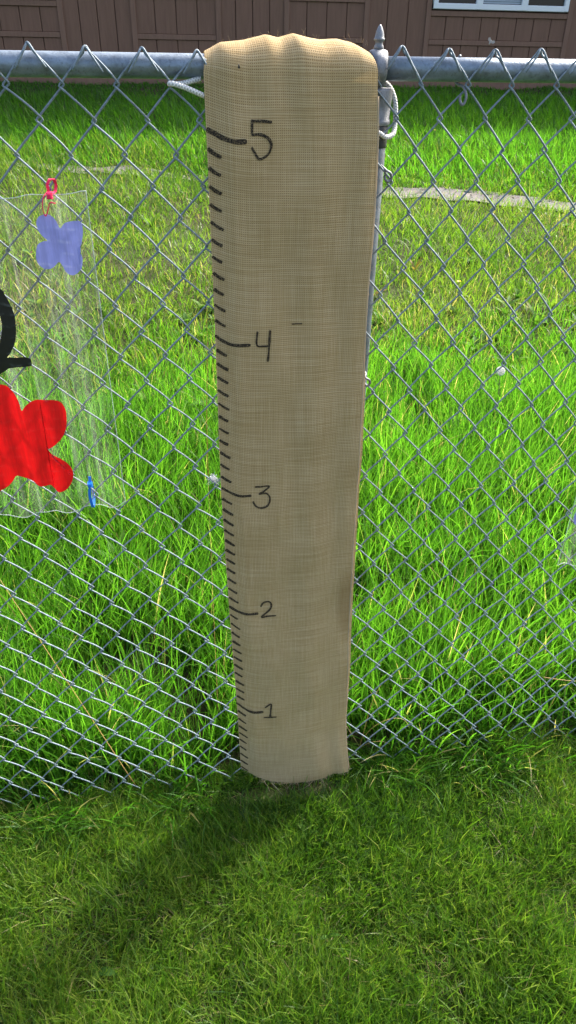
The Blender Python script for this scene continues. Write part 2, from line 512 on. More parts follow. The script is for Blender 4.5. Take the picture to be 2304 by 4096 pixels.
# ------------------------------------------------------------------ brown building
BY = 9.3
def make_building():
    b = empty('brown_building', (2.0, BY, 1.1))
    tag(b, 'long brown wood-sided building with white windows at the top of the slope', 'building')
    def part(name, vf, mat, parent=b, smooth=False):
        v, f = vf
        px, py, pz = (2.0, BY, 1.1)
        v = [(p[0]-px, p[1]-py, p[2]-pz) for p in v]
        return mobj(name, v, f, mat, parent, smooth=smooth)
    X0, X1, Z0, Z1 = -9.0, 13.0, 1.19, 4.45
    DEPTH = 7.0
    part('wall', box(X0, X1, BY+.025, BY+DEPTH, Z0-.02, Z1), M['backing'])
    part('footing', box(X0+.06, X1-.06, BY+.07, BY+DEPTH-.06, .2, Z0-.021), M['concrete'])
    # roof with eave
    OV = .34
    ym = BY+DEPTH/2
    rv = [(X0-.4, BY-OV, Z1-.02), (X1+.4, BY-OV, Z1-.02), (X1+.4, ym, Z1+1.35), (X0-.4, ym, Z1+1.35), (X0-.4, BY+DEPTH+OV, Z1-.02), (X1+.4, BY+DEPTH+OV, Z1-.02)]
    rv2 = [(x, y, z+.13) for x, y, z in rv]
    rf = [(0, 3, 2, 1), (3, 4, 5, 2), (6, 7, 8, 9), (9, 8, 11, 10), (0, 1, 7, 6), (4, 10, 11, 5), (0, 6, 9, 3), (3, 9, 10, 4), (1, 2, 8, 7), (2, 5, 11, 8)]
    part('roof', (rv+rv2, rf), M['roof'])
    part('soffit', box(X0-.35, X1+.35, BY-OV+.02, BY+.02, Z1-.05, Z1-.021), M['trim'])
    # vertical trim boards
    bays = [(-8.0, -6.2), (-5.2, -3.95), (-2.97, -1.11), (-.277, .73), (1.56, 2.56), (3.353, 5.24), (6.2, 7.2), (8.0, 9.9)]
    trims = sorted({x for a in bays for x in a})
    for x in trims:
        part('batten', bevel_box(x-.032, x+.032, BY-.026, BY+.02, Z0+.1215, Z1-.051, .004), M['trim'])
    part('skirt_board', bevel_box(X0, X1, BY-.030, BY+.02, Z0, Z0+.12, .004), M['trim'])
    wins = []
    for a, c in bays:
        part('rail_board', bevel_box(a+.0335, c-.0335, BY-.020, BY+.02, 1.683, 1.738, .004), M['trim'])
        part('sill_board', bevel_box(a+.0335, c-.0335, BY-.024, BY+.02, (1.985 if c-a > 1.4 else 2.10), (2.042 if c-a > 1.4 else 2.16), .004), M['trim'])
        if c-a < 1.4: part('siding_board', bevel_box(a+.034, c-.034, BY-.008, BY+.024, 2.161, 2.296, .005), M['siding'])
        wins.append((a+.045, c-.045))
    # siding boards between grooves
    edges = [X0]
    seg = [X0]+trims+[X1]
    for a, c in zip(seg[:-1], seg[1:]):
        n = max(1, round((c-a)/.232))
        w = (c-a)/n
        inwin = any(abs(a-p) < .05 and abs(c-q) < .05 for p, q in bays)
        for k in range(n):
            xa, xb = a+k*w+.0035, a+(k+1)*w-.0035
            dy = random.uniform(-.0015, .0015)
            if inwin:
                part('siding_board', bevel_box(xa, xb, BY-.008+dy, BY+.024, Z0+.1215, 1.682, .005), M['siding'])
                part('siding_board', bevel_box(xa, xb, BY-.008+dy, BY+.024, 1.739, (1.984 if c-a > 1.4 else 2.099), .005), M['siding'])
            else:
                part('siding_board', bevel_box(xa, xb, BY-.008+dy, BY+.024, Z0+.1215, Z1-.051, .005), M['siding'])
    # windows: three lights each when wide, two when narrow
    for a, c in wins:
        w = empty('window', (0, 0, 0), b)
        zb, zt, fr = (2.058 if c-a > 1.4 else 2.30), 3.15, .062
        xs = [a, c]
        n = 3 if c-a > 1.4 else 2
        div = [a+(c-a)*k/n for k in range(n+1)]
        parts = [bevel_box(a, c, BY-.045, BY+.02, zb, zb+fr, .006), bevel_box(a, c, BY-.045, BY+.02, zt-fr, zt, .006)]
        for k, x in enumerate(div):
            hw = fr/2 if 0 < k < n else fr/2
            xx = min(max(x, a+hw), c-hw)
            parts.append(bevel_box(xx-hw-(.012 if 0 < k < n else 0), xx+hw+(.012 if 0 < k < n else 0), BY-.047, BY+.018, zb+.002, zt-.002, .006))
        part('frame', join(parts), M['vinyl'], w)
        for k in range(n):
            part('pane', box(div[k]+.02, div[k+1]-.02, BY-.012, BY-.006, zb+.03, zt-.03), M['glass'] if not (n == 3 and k == 1) else M['glass'], w)
            if n == 3 and k == 1:
                sl = []
                z = zb+.07
                while z < zt-.08:
                    sl.append(([(div[k]+.05, BY-.020, z), (div[k+1]-.05, BY-.020, z), (div[k+1]-.05, BY-.0135, z+.021), (div[k]+.05, BY-.0135, z+.021)], [(0, 1, 2, 3)]))
                    z += .024
                part('blind', join(sl), M['blind'], w)
        part('head_board', bevel_box(a-.01, c+.01, BY-.024, BY+.02, zt+.004, zt+.07, .004), M['trim'])
        part('siding_board', bevel_box(a-.005, c+.005, BY-.008, BY+.024, zt+.073, Z1-.051, .005), M['siding'])
make_building()

# ------------------------------------------------------------------ chain link fence
fence = empty('chain_link_fence', (0, 0, 0))
tag(fence, 'galvanised chain link fence with round top rail running across the picture', 'fence')

def wire_mesh(xl, xr, ztop, dz, row0, nrow, left_int, r=.0016, seed=0, bowk=1.0):
    """one zigzag wire woven between column xl and column xr.
    left_int: its left bends sit on whole rows (else on half rows)."""
    g = np.random.default_rng(seed)
    bends = []
    # the top peak is on row -0.5; the wire alternates sides every half row
    row = -.5
    while row <= nrow:
        isint = abs(row-round(row)) < .1
        side_left = isint if left_int else not isint
        bends.append((row, side_left))
        row += .5
    pts = []
    ov = .0036
    dep = .0030
    for i, (row, left) in enumerate(bends):
        jx, jz = g.normal(0, .0011), g.normal(0, .0013)
        x = (xl-ov if left else xr+ov)+jx
        z = ztop-dz*row+jz
        if i == 0:
            # knuckle: the end folds over the peak and lies along the neighbour strand
            s = -1 if left else 1
            px = xl if left else xr
            hook = [(px+s*.0205, -.0056, z-.027), (px+s*.0130, -.0062, z-.016), (px+s*.0060, -.0058, z-.0055), (px+s*.002, -.003, z+.0008), (px-s*.0012, .0005, z+.0012), (px-s*.0045, .0030, z-.0045)]
            pts += hook
            last = np.array([px-s*.0045, .003, z-.0045])
            continue
        cur = np.array([x, 0, z])
        # leg from last bend to this one: '\' legs pass in front, '/' legs behind
        down_right = cur[0] > last[0]
        yy = -dep if down_right else dep
        d = cur-last
        nrm = np.array([-d[2], 0, d[0]])
        nrm /= np.linalg.norm(nrm)+1e-9
        if nrm[2] < 0: nrm = -nrm
        bow = bowk*(.35+.65*max(row, 0)/14)*(.0040 if down_right else .0010)*(1+g.normal(0, .25))
        for tt, yk, bk in ((.10, .75, .25), (.28, 1, .7), (.5, 1.1, 1.0), (.72, 1.0, 1.0), (.9, .75, .55)):
            p = last+d*tt+nrm*bow*bk
            p[1] = yy*yk
            pts.append(tuple(p))
        pts.append(tuple(cur))
        last = cur
    return tube(smoothpts(pts, 2), r, 6)

def panel(x0, ax, z0, az, i0, i1, seed, bowk):
    n = 0
    for h in range(i0*2, i1*2):
        xl, xr = x0+ax*h/2, x0+ax*(h+1)/2
        v, f = wire_mesh(0, xr-xl, z0, az, 0, 18.4, h % 2 == 0, seed=seed+h+400, bowk=bowk)
        mobj('wire', v, f, M['wire'], fence, (xl, 0, 0), smooth=True)
panel(-.3114, .0763, 1.5816, .0892, -12, 7, 1000, 1.0)
panel(.2896, .0721, 1.5862, .0897, -1, 14, 3000, .25)

def rail(x0, x1, z0, z1):
    n = 24
    P = [(x0+(x1-x0)*t, .0205, z0+(z1-z0)*t) for t in np.linspace(0, 1, n)]
    mobj('top_rail', *tube(P, .0160, 28), M['rail'], fence, smooth=True)
rail(-4.0, .2235, 1.6055, 1.6055)
rail(.2255, 5.0, 1.6060, 1.6060)

def make_post(x, y):
    p = mobj('post', *lathe([(.0235, -.3), (.0235, 1.52), (.022, 1.524)], (x, y), 28), M['post'], fence, smooth=True)
    # sleeve of the loop cap
    mobj('cap_sleeve', *lathe([(.0262, 1.531), (.0275, 1.533), (.0275, 1.538), (.0258, 1.540), (.0268, 1.560), (.0285, 1.578), (.0275, 1.581), (.012, 1.581)], (x, y), 28), M['cast'], p, smooth=True)
    mobj('collar', *lathe([(.0245, 1.500), (.0250, 1.502), (.0250, 1.530), (.024, 1.531)], (x, y), 24), M['dark'], p, smooth=True)
    # loop round the rail, neck and acorn finial
    ring_v, ring_f = [], []
    n = 28
    prof = [(-.0085, .0172), (-.0105, .0195), (-.0095, .0235), (-.004, .0252), (.004, .0252), (.0095, .0235), (.0105, .0195), (.0085, .0172)]
    for k in range(n):
        a = 2*math.pi*k/n
        for dx, r in prof:
            rr = r
            ring_v.append((x+dx*(1+.25*max(0, math.sin(a))**2), .0205+rr*math.cos(a), 1.6055+rr*math.sin(a)*1.02))
    m = len(prof)
    for k in range(n):
        for j in range(m):
            ring_f.append((k*m+j, k*m+(j+1) % m, ((k+1) % n)*m+(j+1) % m, ((k+1) % n)*m+j))
    mobj('rail_loop', ring_v, ring_f, M['cast'], p, smooth=True)
    neck = lathe([(.009, 1.5805), (.0075, 1.584), (.0085, 1.588)], (x, .024), 16)
    mobj('neck', *neck, M['cast'], p, smooth=True)
    mobj('finial', *lathe([(.0075, 1.629), (.0070, 1.634), (.0055, 1.637), (.0058, 1.640), (.0082, 1.6415), (.0082, 1.6435), (.0070, 1.6445), (.0066, 1.648), (.0052, 1.653), (.0030, 1.658), (.0012, 1.6605), (.0003, 1.661)], (x, .0205), 20), M['cast'], p, smooth=True)
make_post(.2245, .0275)

def tie(pts, r=.0021):
    mobj('tie_wire', *tube(smoothpts(pts, 6), r, 8), M['cast'], fence, smooth=True)
# hook of the tie round the right-hand rail
tie([(.352, .02, 1.624), (.352, .040, 1.612), (.353, .040, 1.596), (.3545, .022, 1.587), (.357, .004, 1.584), (.360, -.004, 1.574), (.3585, -.006, 1.564), (.3545, -.006, 1.561), (.3515, -.004, 1.566), (.352, 0, 1.573)])
for (x, z) in ((.2437, 1.464), (.236, 1.118), (.2355, .672)):
    tie([(.232, .026, z+.012), (.2385, .006, z+.011), (x, -.005, z+.006), (x+.007, -.008, z+.002), (x+.009, -.006, z-.006), (x+.004, -.0055, z-.010), (x-.001, -.004, z-.005), (x+.001, .002, z+.001)])

# ------------------------------------------------------------------ burlap measuring strip
ZLx = ([0, .073, .311, .615, .911, 1.21, 1.6], [-.013, -.015, -.020, -.030, -.037, -.036, -.037])
ZRx = ([0, .05, .10, .164, .387, .652, .875, 1.09, 1.24, 1.45, 1.527, 1.60], [.266, .2635, .2570, .2520, .242, .234, .230, .226, .222, .2215, .219, .2135])
CW = .268
def strip_y(u, z):
    u = np.asarray(u, float); z = np.asarray(z, float)
    A = np.interp(z, [0, .2, .8, 1.3, 1.6], [.026, .017, .008, .004, .002])
    y = -.0265 - A*np.sin(np.pi*np.clip(u, 0, 1))**.8
    y = y + .0135*(1-smoothstep(0, .16, u)) + .002*smoothstep(.90, 1.0, u)*smoothstep(.25, .5, z)
    y = y + .004*smoothstep(1.44, 1.62, z)
    y = y - .010*smoothstep(.24, .03, z)*smoothstep(.82, 1.0, u)
    rp = .0022*np.sin(2*np.pi*(u*2.6+.10*z))*smoothstep(.35, .6, u)*(.35+.65*smoothstep(.1, .9, z))
    rp = rp + .0016*np.sin(2*np.pi*(z*3.1+u*.6)) + .0012*np.sin(2*np.pi*(z*7.3-u*1.3)) + .007*(vnoise(u*2.2+7, z*3+3)-.5)*smoothstep(0, .2, u) + .0035*(vnoise(u*7+3, z*9+u*3+1)-.5)
    for uc, am in ((.37, .0025), (.56, .003), (.82, .002)):
        rp = rp - am*np.exp(-((u-uc-.05*(1.6-z))/.075)**2)*smoothstep(1.46, 1.61, z)
    return np.minimum(y+rp, -.0085)
def zoff(u, z):
    return .013*np.clip(1-np.asarray(u)/.26, 0, 1)**1.6*(.35+.65*np.asarray(z)/1.6)
def strip_xz(u, z):
    xl = np.interp(z, *ZLx); xr = np.interp(z, *ZRx)
    return xl+(xr-xl)*np.asarray(u)
def zbot(u):
    return np.interp(u, [0, .25, .5, .75, 1], [.074, .047, .036, .036, .043])
def crest(u):
    """height of the cloth crest over rail and wire peaks"""
    return np.interp(u, [0, .1, .25, .38, .46, .55, .65, .72, .82, .92, 1.0], [.025, .036, .0395, .0465, .043, .0485, .0435, .0415, .043, .039, .030])-.0005
def make_strip():
    root = empty('burlap_measuring_strip', (0.1, -.04, .05))
    tag(root, 'tan burlap growth chart with marker numerals hung over the fence rail', 'growth chart')
    off = np.array([.1, -.04, .05])
    nu = 56
    us = np.linspace(0, 1, nu+1)
    rows = []
    uvs = []
    nz = 300
    # front, bottom to top
    for k in range(nz+1):
        t = k/nz
        z = zbot(us)+(1.60-zbot(us))*t
        rows.append(np.stack([strip_xz(us, z), strip_y(us, z), z], -1))
        uvs.append(np.stack([us*CW, z-zoff(us, z)], -1))
    # over the rail
    yf = strip_y(us, np.full_like(us, 1.60))
    yb = .062
    for th in np.linspace(0, math.pi, 26)[1:]:
        c, s = math.cos(th), math.sin(th)
        ym = (yf+yb)/2
        y = ym - (yb-yf)/2*c
        z = 1.60+crest(us)*s
        xl = np.interp(s, [0, 1], [-.037, -.033]); xr = .2135-(.2135-.192)*(1-c)/2*1.0 - .004*s
        x = xl+(xr-xl)*us + .0006*np.sin(us*40)
        rows.append(np.stack([x, y, z], -1))
        uvs.append(np.stack([us*CW, 1.60+th*.036-zoff(us, np.full_like(us, 1.6))], -1))
    # short tail behind
    for z in np.linspace(1.59, 1.30, 20):
        yb2 = .062+.006*np.sin(us*9)+.004*np.sin(z*20)
        x = (-.037+.045*smoothstep(1.6, 1.57, z))+(.192+.037-.045*smoothstep(1.6, 1.57, z))*us
        rows.append(np.stack([x, yb2+(1.6-z)*.03+.028*smoothstep(.75, .95, us)*smoothstep(1.6, 1.54, z), np.full_like(us, z)], -1))
        uvs.append(np.stack([us*CW, np.full_like(us, 1.60+math.pi*.036+1.6-z)], -1))
    V = np.array(rows).reshape(-1, 3)-off
    U = np.array(uvs).reshape(-1, 2)
    w = nu+1
    Fs = [(j*w+i, j*w+i+1, (j+1)*w+i+1, (j+1)*w+i) for j in range(len(rows)-1) for i in range(nu)]
    mobj('front_cloth', V, Fs, M['burlap'], root, smooth=True, uv=U)
    # second, inner layer of the doubled cloth, showing along the right border
    rows, uvs = [], []
    for k in range(121):
        t = k/120
        z = (zbot(us)+.003)+(1.598-zbot(us)-.003)*t
        e = .0015+.0065*smoothstep(1.35, .95, z)*smoothstep(.18, .4, z)
        x = strip_xz(us, z)
        x = x + us*e - (1-us)*(-.004)
        y = np.minimum(strip_y(us, z)+.0045+.002*np.sin(z*9), -.0062)
        rows.append(np.stack([x, y, z], -1)); uvs.append(np.stack([us*CW+.5, z], -1))
    V = np.array(rows).reshape(-1, 3)-off
    U = np.array(uvs).reshape(-1, 2)
    Fs = [(j*w+i, (j+1)*w+i, (j+1)*w+i+1, j*w+i+1) for j in range(len(rows)-1) for i in range(nu)]
    mobj('inner_layer', V, Fs, M['burlap'], root, smooth=True, uv=U)

    # thin roll added down the right border to give it a sunlit rim
    P = []
    for z in np.linspace(.05, 1.572, 150):
        P.append((float(strip_xz(1, z))+.0012+.0005*math.sin(z*23)-off[0], float(strip_y(1, z))+.0012-off[1], z-off[2]))
    v, f = tube(P, .0017, 7)
    mobj('added_rim_roll', v, f, M['fibre'], root, smooth=True)

    def surf(x, z, lift=.0011):
        xl = np.interp(z, *ZLx); xr = np.interp(z, *ZRx)
        u = (x-xl)/(xr-xl)
        return u, np.array([x, float(strip_y(u, z))-lift, z])
    def ribbon(name, strokes, wid, label=None):
        parts, uvl = [], []
        for st in strokes:
            P = smoothpts([(a, b) for a, b in st], 10)
            T = np.gradient(P, axis=0); T /= np.linalg.norm(T, axis=1)[:, None]+1e-9
            N = np.stack([-T[:, 1], T[:, 0]], -1)
            n = len(P); m = 4
            v = []
            for i in range(n):
                ww = wid*(.75+.5*float(vnoise(P[i, 0]*90+5, P[i, 1]*90+1)))*(.65 if i in (0, n-1) else 1)
                for k in range(m):
                    q = P[i]+N[i]*ww*(k/(m-1)-.5)
                    u, p = surf(q[0], q[1])
                    u = float(np.clip(u, -.02, 1))
                    v.append(p-off); uvl.append((u*CW, q[1]-float(zoff(max(u, 0), q[1]))))
            f = [(i*m+k, i*m+k+1, (i+1)*m+k+1, (i+1)*m+k) for i in range(n-1) for k in range(m-1)]
            parts.append((v, f))
        v, f = join(parts)
        o = mobj(name, v, f, M['ink'], root, smooth=True, uv=uvl)
        if label: o['label'] = label
    NUM = {
     '5': ([[(.0296, 1.5398), (.044, 1.5399), (.0582, 1.5387)], [(.0296, 1.5421), (.0292, 1.5321), (.0292, 1.5212)], [(.0292, 1.522), (.0404, 1.5228), (.0511, 1.5188), (.0565, 1.5125), (.0568, 1.5053), (.0533, 1.4973), (.0457, 1.4917), (.0384, 1.4906), (.0322, 1.499), (.0278, 1.5062)]], .0038),
     '4': ([[(.0344, 1.2283), (.033, 1.2043), (.0448, 1.2014), (.056, 1.2019)], [(.0559, 1.2294), (.0543, 1.201), (.052, 1.1739)]], .0040),
     '3': ([[(.0272, .9226), (.0397, .9226), (.0547, .9231), (.0457, .9134), (.0352, .9066), (.0487, .9076), (.0557, .8968), (.0517, .8811), (.0395, .8757), (.0289, .8795), (.0227, .8907)]], .0038),
     '2': ([[(.0367, .6229), (.0418, .6331), (.0535, .6364), (.0595, .6267), (.0545, .613), (.0383, .5956), (.0518, .5971), (.0694, .598)]], .0040),
     '1': ([[(.0444, .3162), (.0582, .3294), (.0575, .3072), (.0564, .2842)], [(.0406, .2841), (.0556, .2848), (.0722, .2859)]], .0044)}
    for d, (st, wd) in NUM.items():
        ribbon('numeral', st, wd, 'handwritten black numeral '+d)
    LINES = {5: [(-.0363, 1.5281), (-.0264, 1.5235), (-.0127, 1.5173), (.0031, 1.5133), (.0211, 1.5136)],
             4: [(-.0362, 1.2181), (-.0254, 1.2104), (-.0092, 1.2049), (.0224, 1.2041)],
             3: [(-.0362, .9166), (-.0201, .9084), (-.0024, .9034), (.0201, .9033)],
             2: [(-.0305, .6182), (-.0152, .6084), (.0081, .6055), (.0316, .6053)],
             1: [(-.0215, .3175), (-.0002, .3032), (.022, .3007), (.0407, .303)]}
    for k, l in LINES.items():
        ribbon('foot_line', [l], .0066 if k > 4 else (.0058 if k > 2 else .0066), 'long black line beside numeral %d' % k)
    ribbon('smudge', [[(.0934, 1.237), (.102, 1.2375), (.1113, 1.2377)]], .0022)
    r2 = random.Random(3)
    for k in range(3, 60):
        if k % 12 == 0: continue
        # inch mark: starts at the left edge, dips with the cloth
        zz = k*.0254
        top = .0105 if zz > .9 else .0115
        x0 = float(np.interp(zz, *ZLx))+.001
        L = r2.uniform(.0150, .0195)
        zc = zz + (float(np.interp(zz, [0, .305, .61, .914, 1.219, 1.524], [0.004, .0125, .0085, .002, -.001, .004])))
        z0 = zc+.0005
        ribbon('tick_mark', [[(x0, z0), (x0+L*.5, z0-L*.36), (x0+L, z0-L*.58)]], r2.uniform(.0046, .0058) if zz > .9 else r2.uniform(.0050, .0062))
    # stray jute fibres along borders, crest and hem
    parts = []
    r3 = random.Random(11)
    def fibre(p, d, L, r=.00011):
        q = np.array(p); dd = np.array(d, float)
        pts = [q]
        for i in range(4):
            dd = dd+np.array([r3.gauss(0, .45), r3.gauss(0, .45), r3.gauss(0, .45)])*.6
            dd /= np.linalg.norm(dd)
            pts.append(pts[-1]+dd*L/4)
        parts.append(tube([a-off for a in pts], r, 3))
    for _ in range(260):
        side = r3.random()
        z = r3.uniform(.08, 1.6)
        if side < .25:
            x = float(strip_xz(0, z)); fibre((x, float(strip_y(0, z)), z), (-1, -.2, r3.uniform(-.6, .6)), r3.uniform(.003, .009))
        elif side < .9:
            x = float(strip_xz(1, z)); fibre((x, float(strip_y(1, z)), z), (1, -.2, r3.uniform(-.5, .8)), r3.uniform(.003, .010))
        else:
            u = r3.random(); fibre((float(strip_xz(u, 1.6)), .008, 1.6+float(crest(u))), (r3.uniform(-.6, .6), -.2, 1), r3.uniform(.003, .010))
    for _ in range(170):
        u = r3.random()
        z = float(zbot(u)); fibre((float(strip_xz(u, z)), float(strip_y(u, z)), z+.001), (r3.uniform(-.5, .5), r3.uniform(-.4, .2), -1), r3.uniform(.003, .012), .0002)
    for _ in range(26):   # longer threads hanging at the left of the hem
        u = r3.uniform(.1, .75); z = float(zbot(u))
        fibre((float(strip_xz(u, z)), float(strip_y(u, z))+.004, z+.002), (r3.uniform(-1, .6), r3.uniform(-.3, .3), -.9), r3.uniform(.03, .07), .0005)
    o = mobj('frayed_fibres', *join(parts), M['fibre'], root)
    o['kind'] = 'stuff'
make_strip()

# ------------------------------------------------------------------ braided rope
def uv_tube(name, pts, r, sides, mat, parent=None):
    v, f = tube(pts, r, sides)
    P = np.asarray(pts)
    d = np.concatenate([[0], np.cumsum(np.linalg.norm(np.diff(P, axis=0), axis=1))])
    uv = [(k/sides, d[i]) for i in range(len(P)) for k in range(sides)]
    return mobj(name, v, f, mat, parent, smooth=True, uv=uv)
rope = empty('braided_rope', (.08, .0, 1.57))
tag(rope, 'white braided rope tied round the fence behind the burlap', 'rope')
def rope_piece(name, pts):
    P = smoothpts([(a-.08, b, c-1.57) for a, b, c in pts], 10)
    uv_tube(name, P, .0037, 12, M['rope'], rope)
rope_piece('rope_end', [(-.040, .012, 1.5905), (-.052, .010, 1.5880), (-.066, .008, 1.5845), (-.080, .0035, 1.5840), (-.0855, -.004, 1.5845), (-.080, -.0085, 1.5845), (-.066, -.0095, 1.5810), (-.050, -.0095, 1.5750), (-.0385, -.0045, 1.5705), (-.024, .004, 1.5655), (.02, .010, 1.556), (.10, .010, 1.548), (.19, .009, 1.540), (.225, -.003, 1.532)])
rope_piece('rope_loop', [(.2300, .046, 1.606), (.240, .050, 1.592), (.252, .040, 1.581), (.2585, .032, 1.566), (.2605, .026, 1.548), (.2590, .020, 1.530), (.2550, .012, 1.520), (.247, .006, 1.5165), (.238, .0, 1.5170), (.226, -.003, 1.523), (.20, -.001, 1.53)])

# ------------------------------------------------------------------ clear plastic sheets with painted shapes
def make_sheet(name, xa, xb, ztop, zbot_f, y0, label, ph, corner=None):
    def S(x, z):
        d = smoothstep(1.45, .9, z)
        a = .0012+.0012*d
        return y0 - a*np.sin(x*150+ph+.6*np.sin(z*5)) - .0022*np.sin(x*61+2*ph-z*3) - .004*np.sin(np.pi*np.clip((z-.9)/.55, 0, 1))
    root = empty(name, (xb if xa < 0 else xa, y0, .9))
    off = np.array(root.location)
    n, m = 110, 60
    V = []
    for j in range(m+1):
        for i in range(n+1):
            x = xa+(xb-xa)*i/n
            zt, zb = ztop(x), zbot_f(x)
            z = zb+(zt-zb)*j/m
            V.append((x-off[0], float(S(x, z))-off[1], z-off[2]))
    w = n+1
    Fs = [(j*w+i, j*w+i+1, (j+1)*w+i+1, (j+1)*w+i) for j in range(m) for i in range(n)]
    mobj('plastic', V, Fs, M['clear'], root, smooth=True)
    # cut edges of the thick vinyl catch the light
    def edge(f):
        P = [np.array(f(t)) for t in np.linspace(0, 1, 90)]
        mobj('cut_edge', *tube([(p[0]-off[0], float(S(p[0], p[1]))-off[1], p[1]-off[2]) for p in P], .00075, 5), M['cut'], root, smooth=True)
    edge(lambda t: (xa+(xb-xa)*t, zbot_f(xa+(xb-xa)*t)))
    edge(lambda t: (xa+(xb-xa)*t, ztop(xa+(xb-xa)*t)))
    xe = xb if xa < 0 else xa
    edge(lambda t: (xe, zbot_f(xe)+(ztop(xe)-zbot_f(xe))*t))
    tag(root, label, 'plastic sheet')
    return root, S, off

def fill_shape(name, outline, S, off, root, mat, lift=.0012, smoothn=4):
    """paint film: triangulated grid inside the outline, following the sheet"""
    P = smoothpts(list(outline)+[outline[0]], smoothn)[:-1]
    import bmesh
    bm = bmesh.new()
    vs = [bm.verts.new((p[0], 0, p[1])) for p in P]
    bm.faces.new(vs)
    bmesh.ops.triangulate(bm, faces=bm.faces[:])
    for _ in range(4):
        long_e = [e for e in bm.edges if e.calc_length() > .009]
        if not long_e: break
        bmesh.ops.subdivide_edges(bm, edges=long_e, cuts=1)
        bmesh.ops.triangulate(bm, faces=bm.faces[:])
    V = [(v.co.x-off[0], float(S(v.co.x, v.co.z))-lift-off[1], v.co.z-off[2]) for v in bm.verts]
    bm.verts.index_update()
    Fs = [tuple(v.index for v in f.verts) for f in bm.faces]
    bm.free()
    return mobj(name, V, Fs, mat, root, smooth=True)

def stroke_shape(name, pts, wid, S, off, root, mat, lift):
    P = smoothpts(pts, 10)
    T = np.gradient(P, axis=0); T /= np.linalg.norm(T, axis=1)[:, None]+1e-9
    N = np.stack([-T[:, 1], T[:, 0]], -1)
    V, m, n = [], 7, len(P)
    for i in range(n):
        e = min(i, n-1-i)/n
        w = wid*(.55+.45*min(1, (e*11)**.6))*(1+.15*(float(vnoise(i*.35, 3))-.5))
        for k in range(m):
            q = P[i]+N[i]*w*(k/(m-1)-.5)
            V.append((q[0]-off[0], float(S(q[0], q[1]))-lift-off[1], q[1]-off[2]))
    Fs = [(i*m+k, i*m+k+1, (i+1)*m+k+1, (i+1)*m+k) for i in range(n-1) for k in range(m-1)]
    return mobj(name, V, Fs, mat, root, smooth=True)

TE = ([-.9, -.3426, -.3205, -.3008, -.2686, -.2476, -.2355, -.2247], [1.44, 1.4385, 1.4397, 1.4437, 1.4424, 1.4436, 1.4452, 1.4479])
BE = ([-.95, -.6, -.5, -.4471, -.4213, -.3977, -.374, -.3477, -.3334, -.3092, -.2851, -.2674, -.2504, -.2325, -.217], [.89, .90, .89, .8988, .8871, .885, .8964, .8968, .8902, .8894, .9035, .9034, .8965, .8963, .9045])
sheet, S1, off1 = make_sheet('clear_plastic_sheet', -.92, -.2185, lambda x: float(np.interp(x, *TE)), lambda x: float(np.interp(x, *BE)), -.0225,
                             'clear plastic sheet painted with red and lavender butterflies tied to the left fence', .4)
PURPLE = [(-.2832, 1.4163), (-.2773, 1.4155), (-.2712, 1.4113), (-.267, 1.4043), (-.2633, 1.3958), (-.2567, 1.4027), (-.2471, 1.4062), (-.2364, 1.4068), (-.2307, 1.4038), (-.23, 1.3941), (-.2321, 1.3821), (-.2359, 1.3715), (-.2421, 1.366), (-.237, 1.3577), (-.2362, 1.3484), (-.2397, 1.3374), (-.2488, 1.329), (-.2569, 1.3271), (-.2641, 1.3317), (-.2682, 1.3413), (-.2725, 1.3469), (-.2781, 1.3423), (-.2851, 1.3378), (-.2945, 1.3372), (-.3021, 1.3429), (-.3053, 1.3515), (-.3036, 1.3638), (-.2993, 1.3736), (-.2909, 1.3779), (-.2847, 1.379), (-.2924, 1.3877), (-.2966, 1.3982), (-.2958, 1.407), (-.2911, 1.4135)]
RED = [(-.3981, 1.1519), (-.3872, 1.1481), (-.3778, 1.1356), (-.3726, 1.121), (-.3711, 1.1041), (-.362, 1.1137), (-.3467, 1.1218), (-.3287, 1.1223), (-.3151, 1.12), (-.3042, 1.1127), (-.2992, 1.0988), (-.3, 1.0828), (-.3037, 1.0644), (-.3118, 1.0484), (-.3263, 1.035), (-.3378, 1.0278), (-.3428, 1.0289), (-.3353, 1.0174), (-.3221, 1.0079), (-.3114, .9948), (-.3052, .9793), (-.3066, .9616), (-.3139, .9481), (-.3238, .9398), (-.3351, .9368), (-.3422, .9464), (-.3475, .9533), (-.3646, .9534), (-.3757, .9632), (-.3913, .9707), (-.4028, .9766), (-.4111, .9659), (-.424, .953), (-.4376, .9477), (-.4562, .9492), (-.4698, .9642), (-.4743, .992), (-.4647, 1.0181), (-.4483, 1.0385), (-.4568, 1.0555), (-.4589, 1.0833), (-.4479, 1.1163), (-.4291, 1.1416), (-.4119, 1.1504)]
fill_shape('painted_butterfly', PURPLE, S1, off1, sheet, M['purple'])['label'] = 'lavender painted butterfly'
fill_shape('painted_butterfly', RED, S1, off1, sheet, M['red'])['label'] = 'large red painted butterfly'
stroke_shape('painted_stroke', [(-.43, 1.295), (-.41, 1.306), (-.3928, 1.3067), (-.3773, 1.305), (-.3683, 1.2898), (-.3636, 1.2649), (-.3667, 1.2379), (-.3771, 1.2141), (-.3922, 1.199), (-.4099, 1.1838)], .0220, S1, off1, sheet, M['black'], .0013)['label'] = 'black painted loop'
stroke_shape('painted_stroke', [(-.4323, 1.160), (-.4123, 1.1705), (-.392, 1.1805), (-.3775, 1.189), (-.3601, 1.1903), (-.3395, 1.1896)], .0175, S1, off1, sheet, M['black'], .0018)['label'] = 'black painted bar'

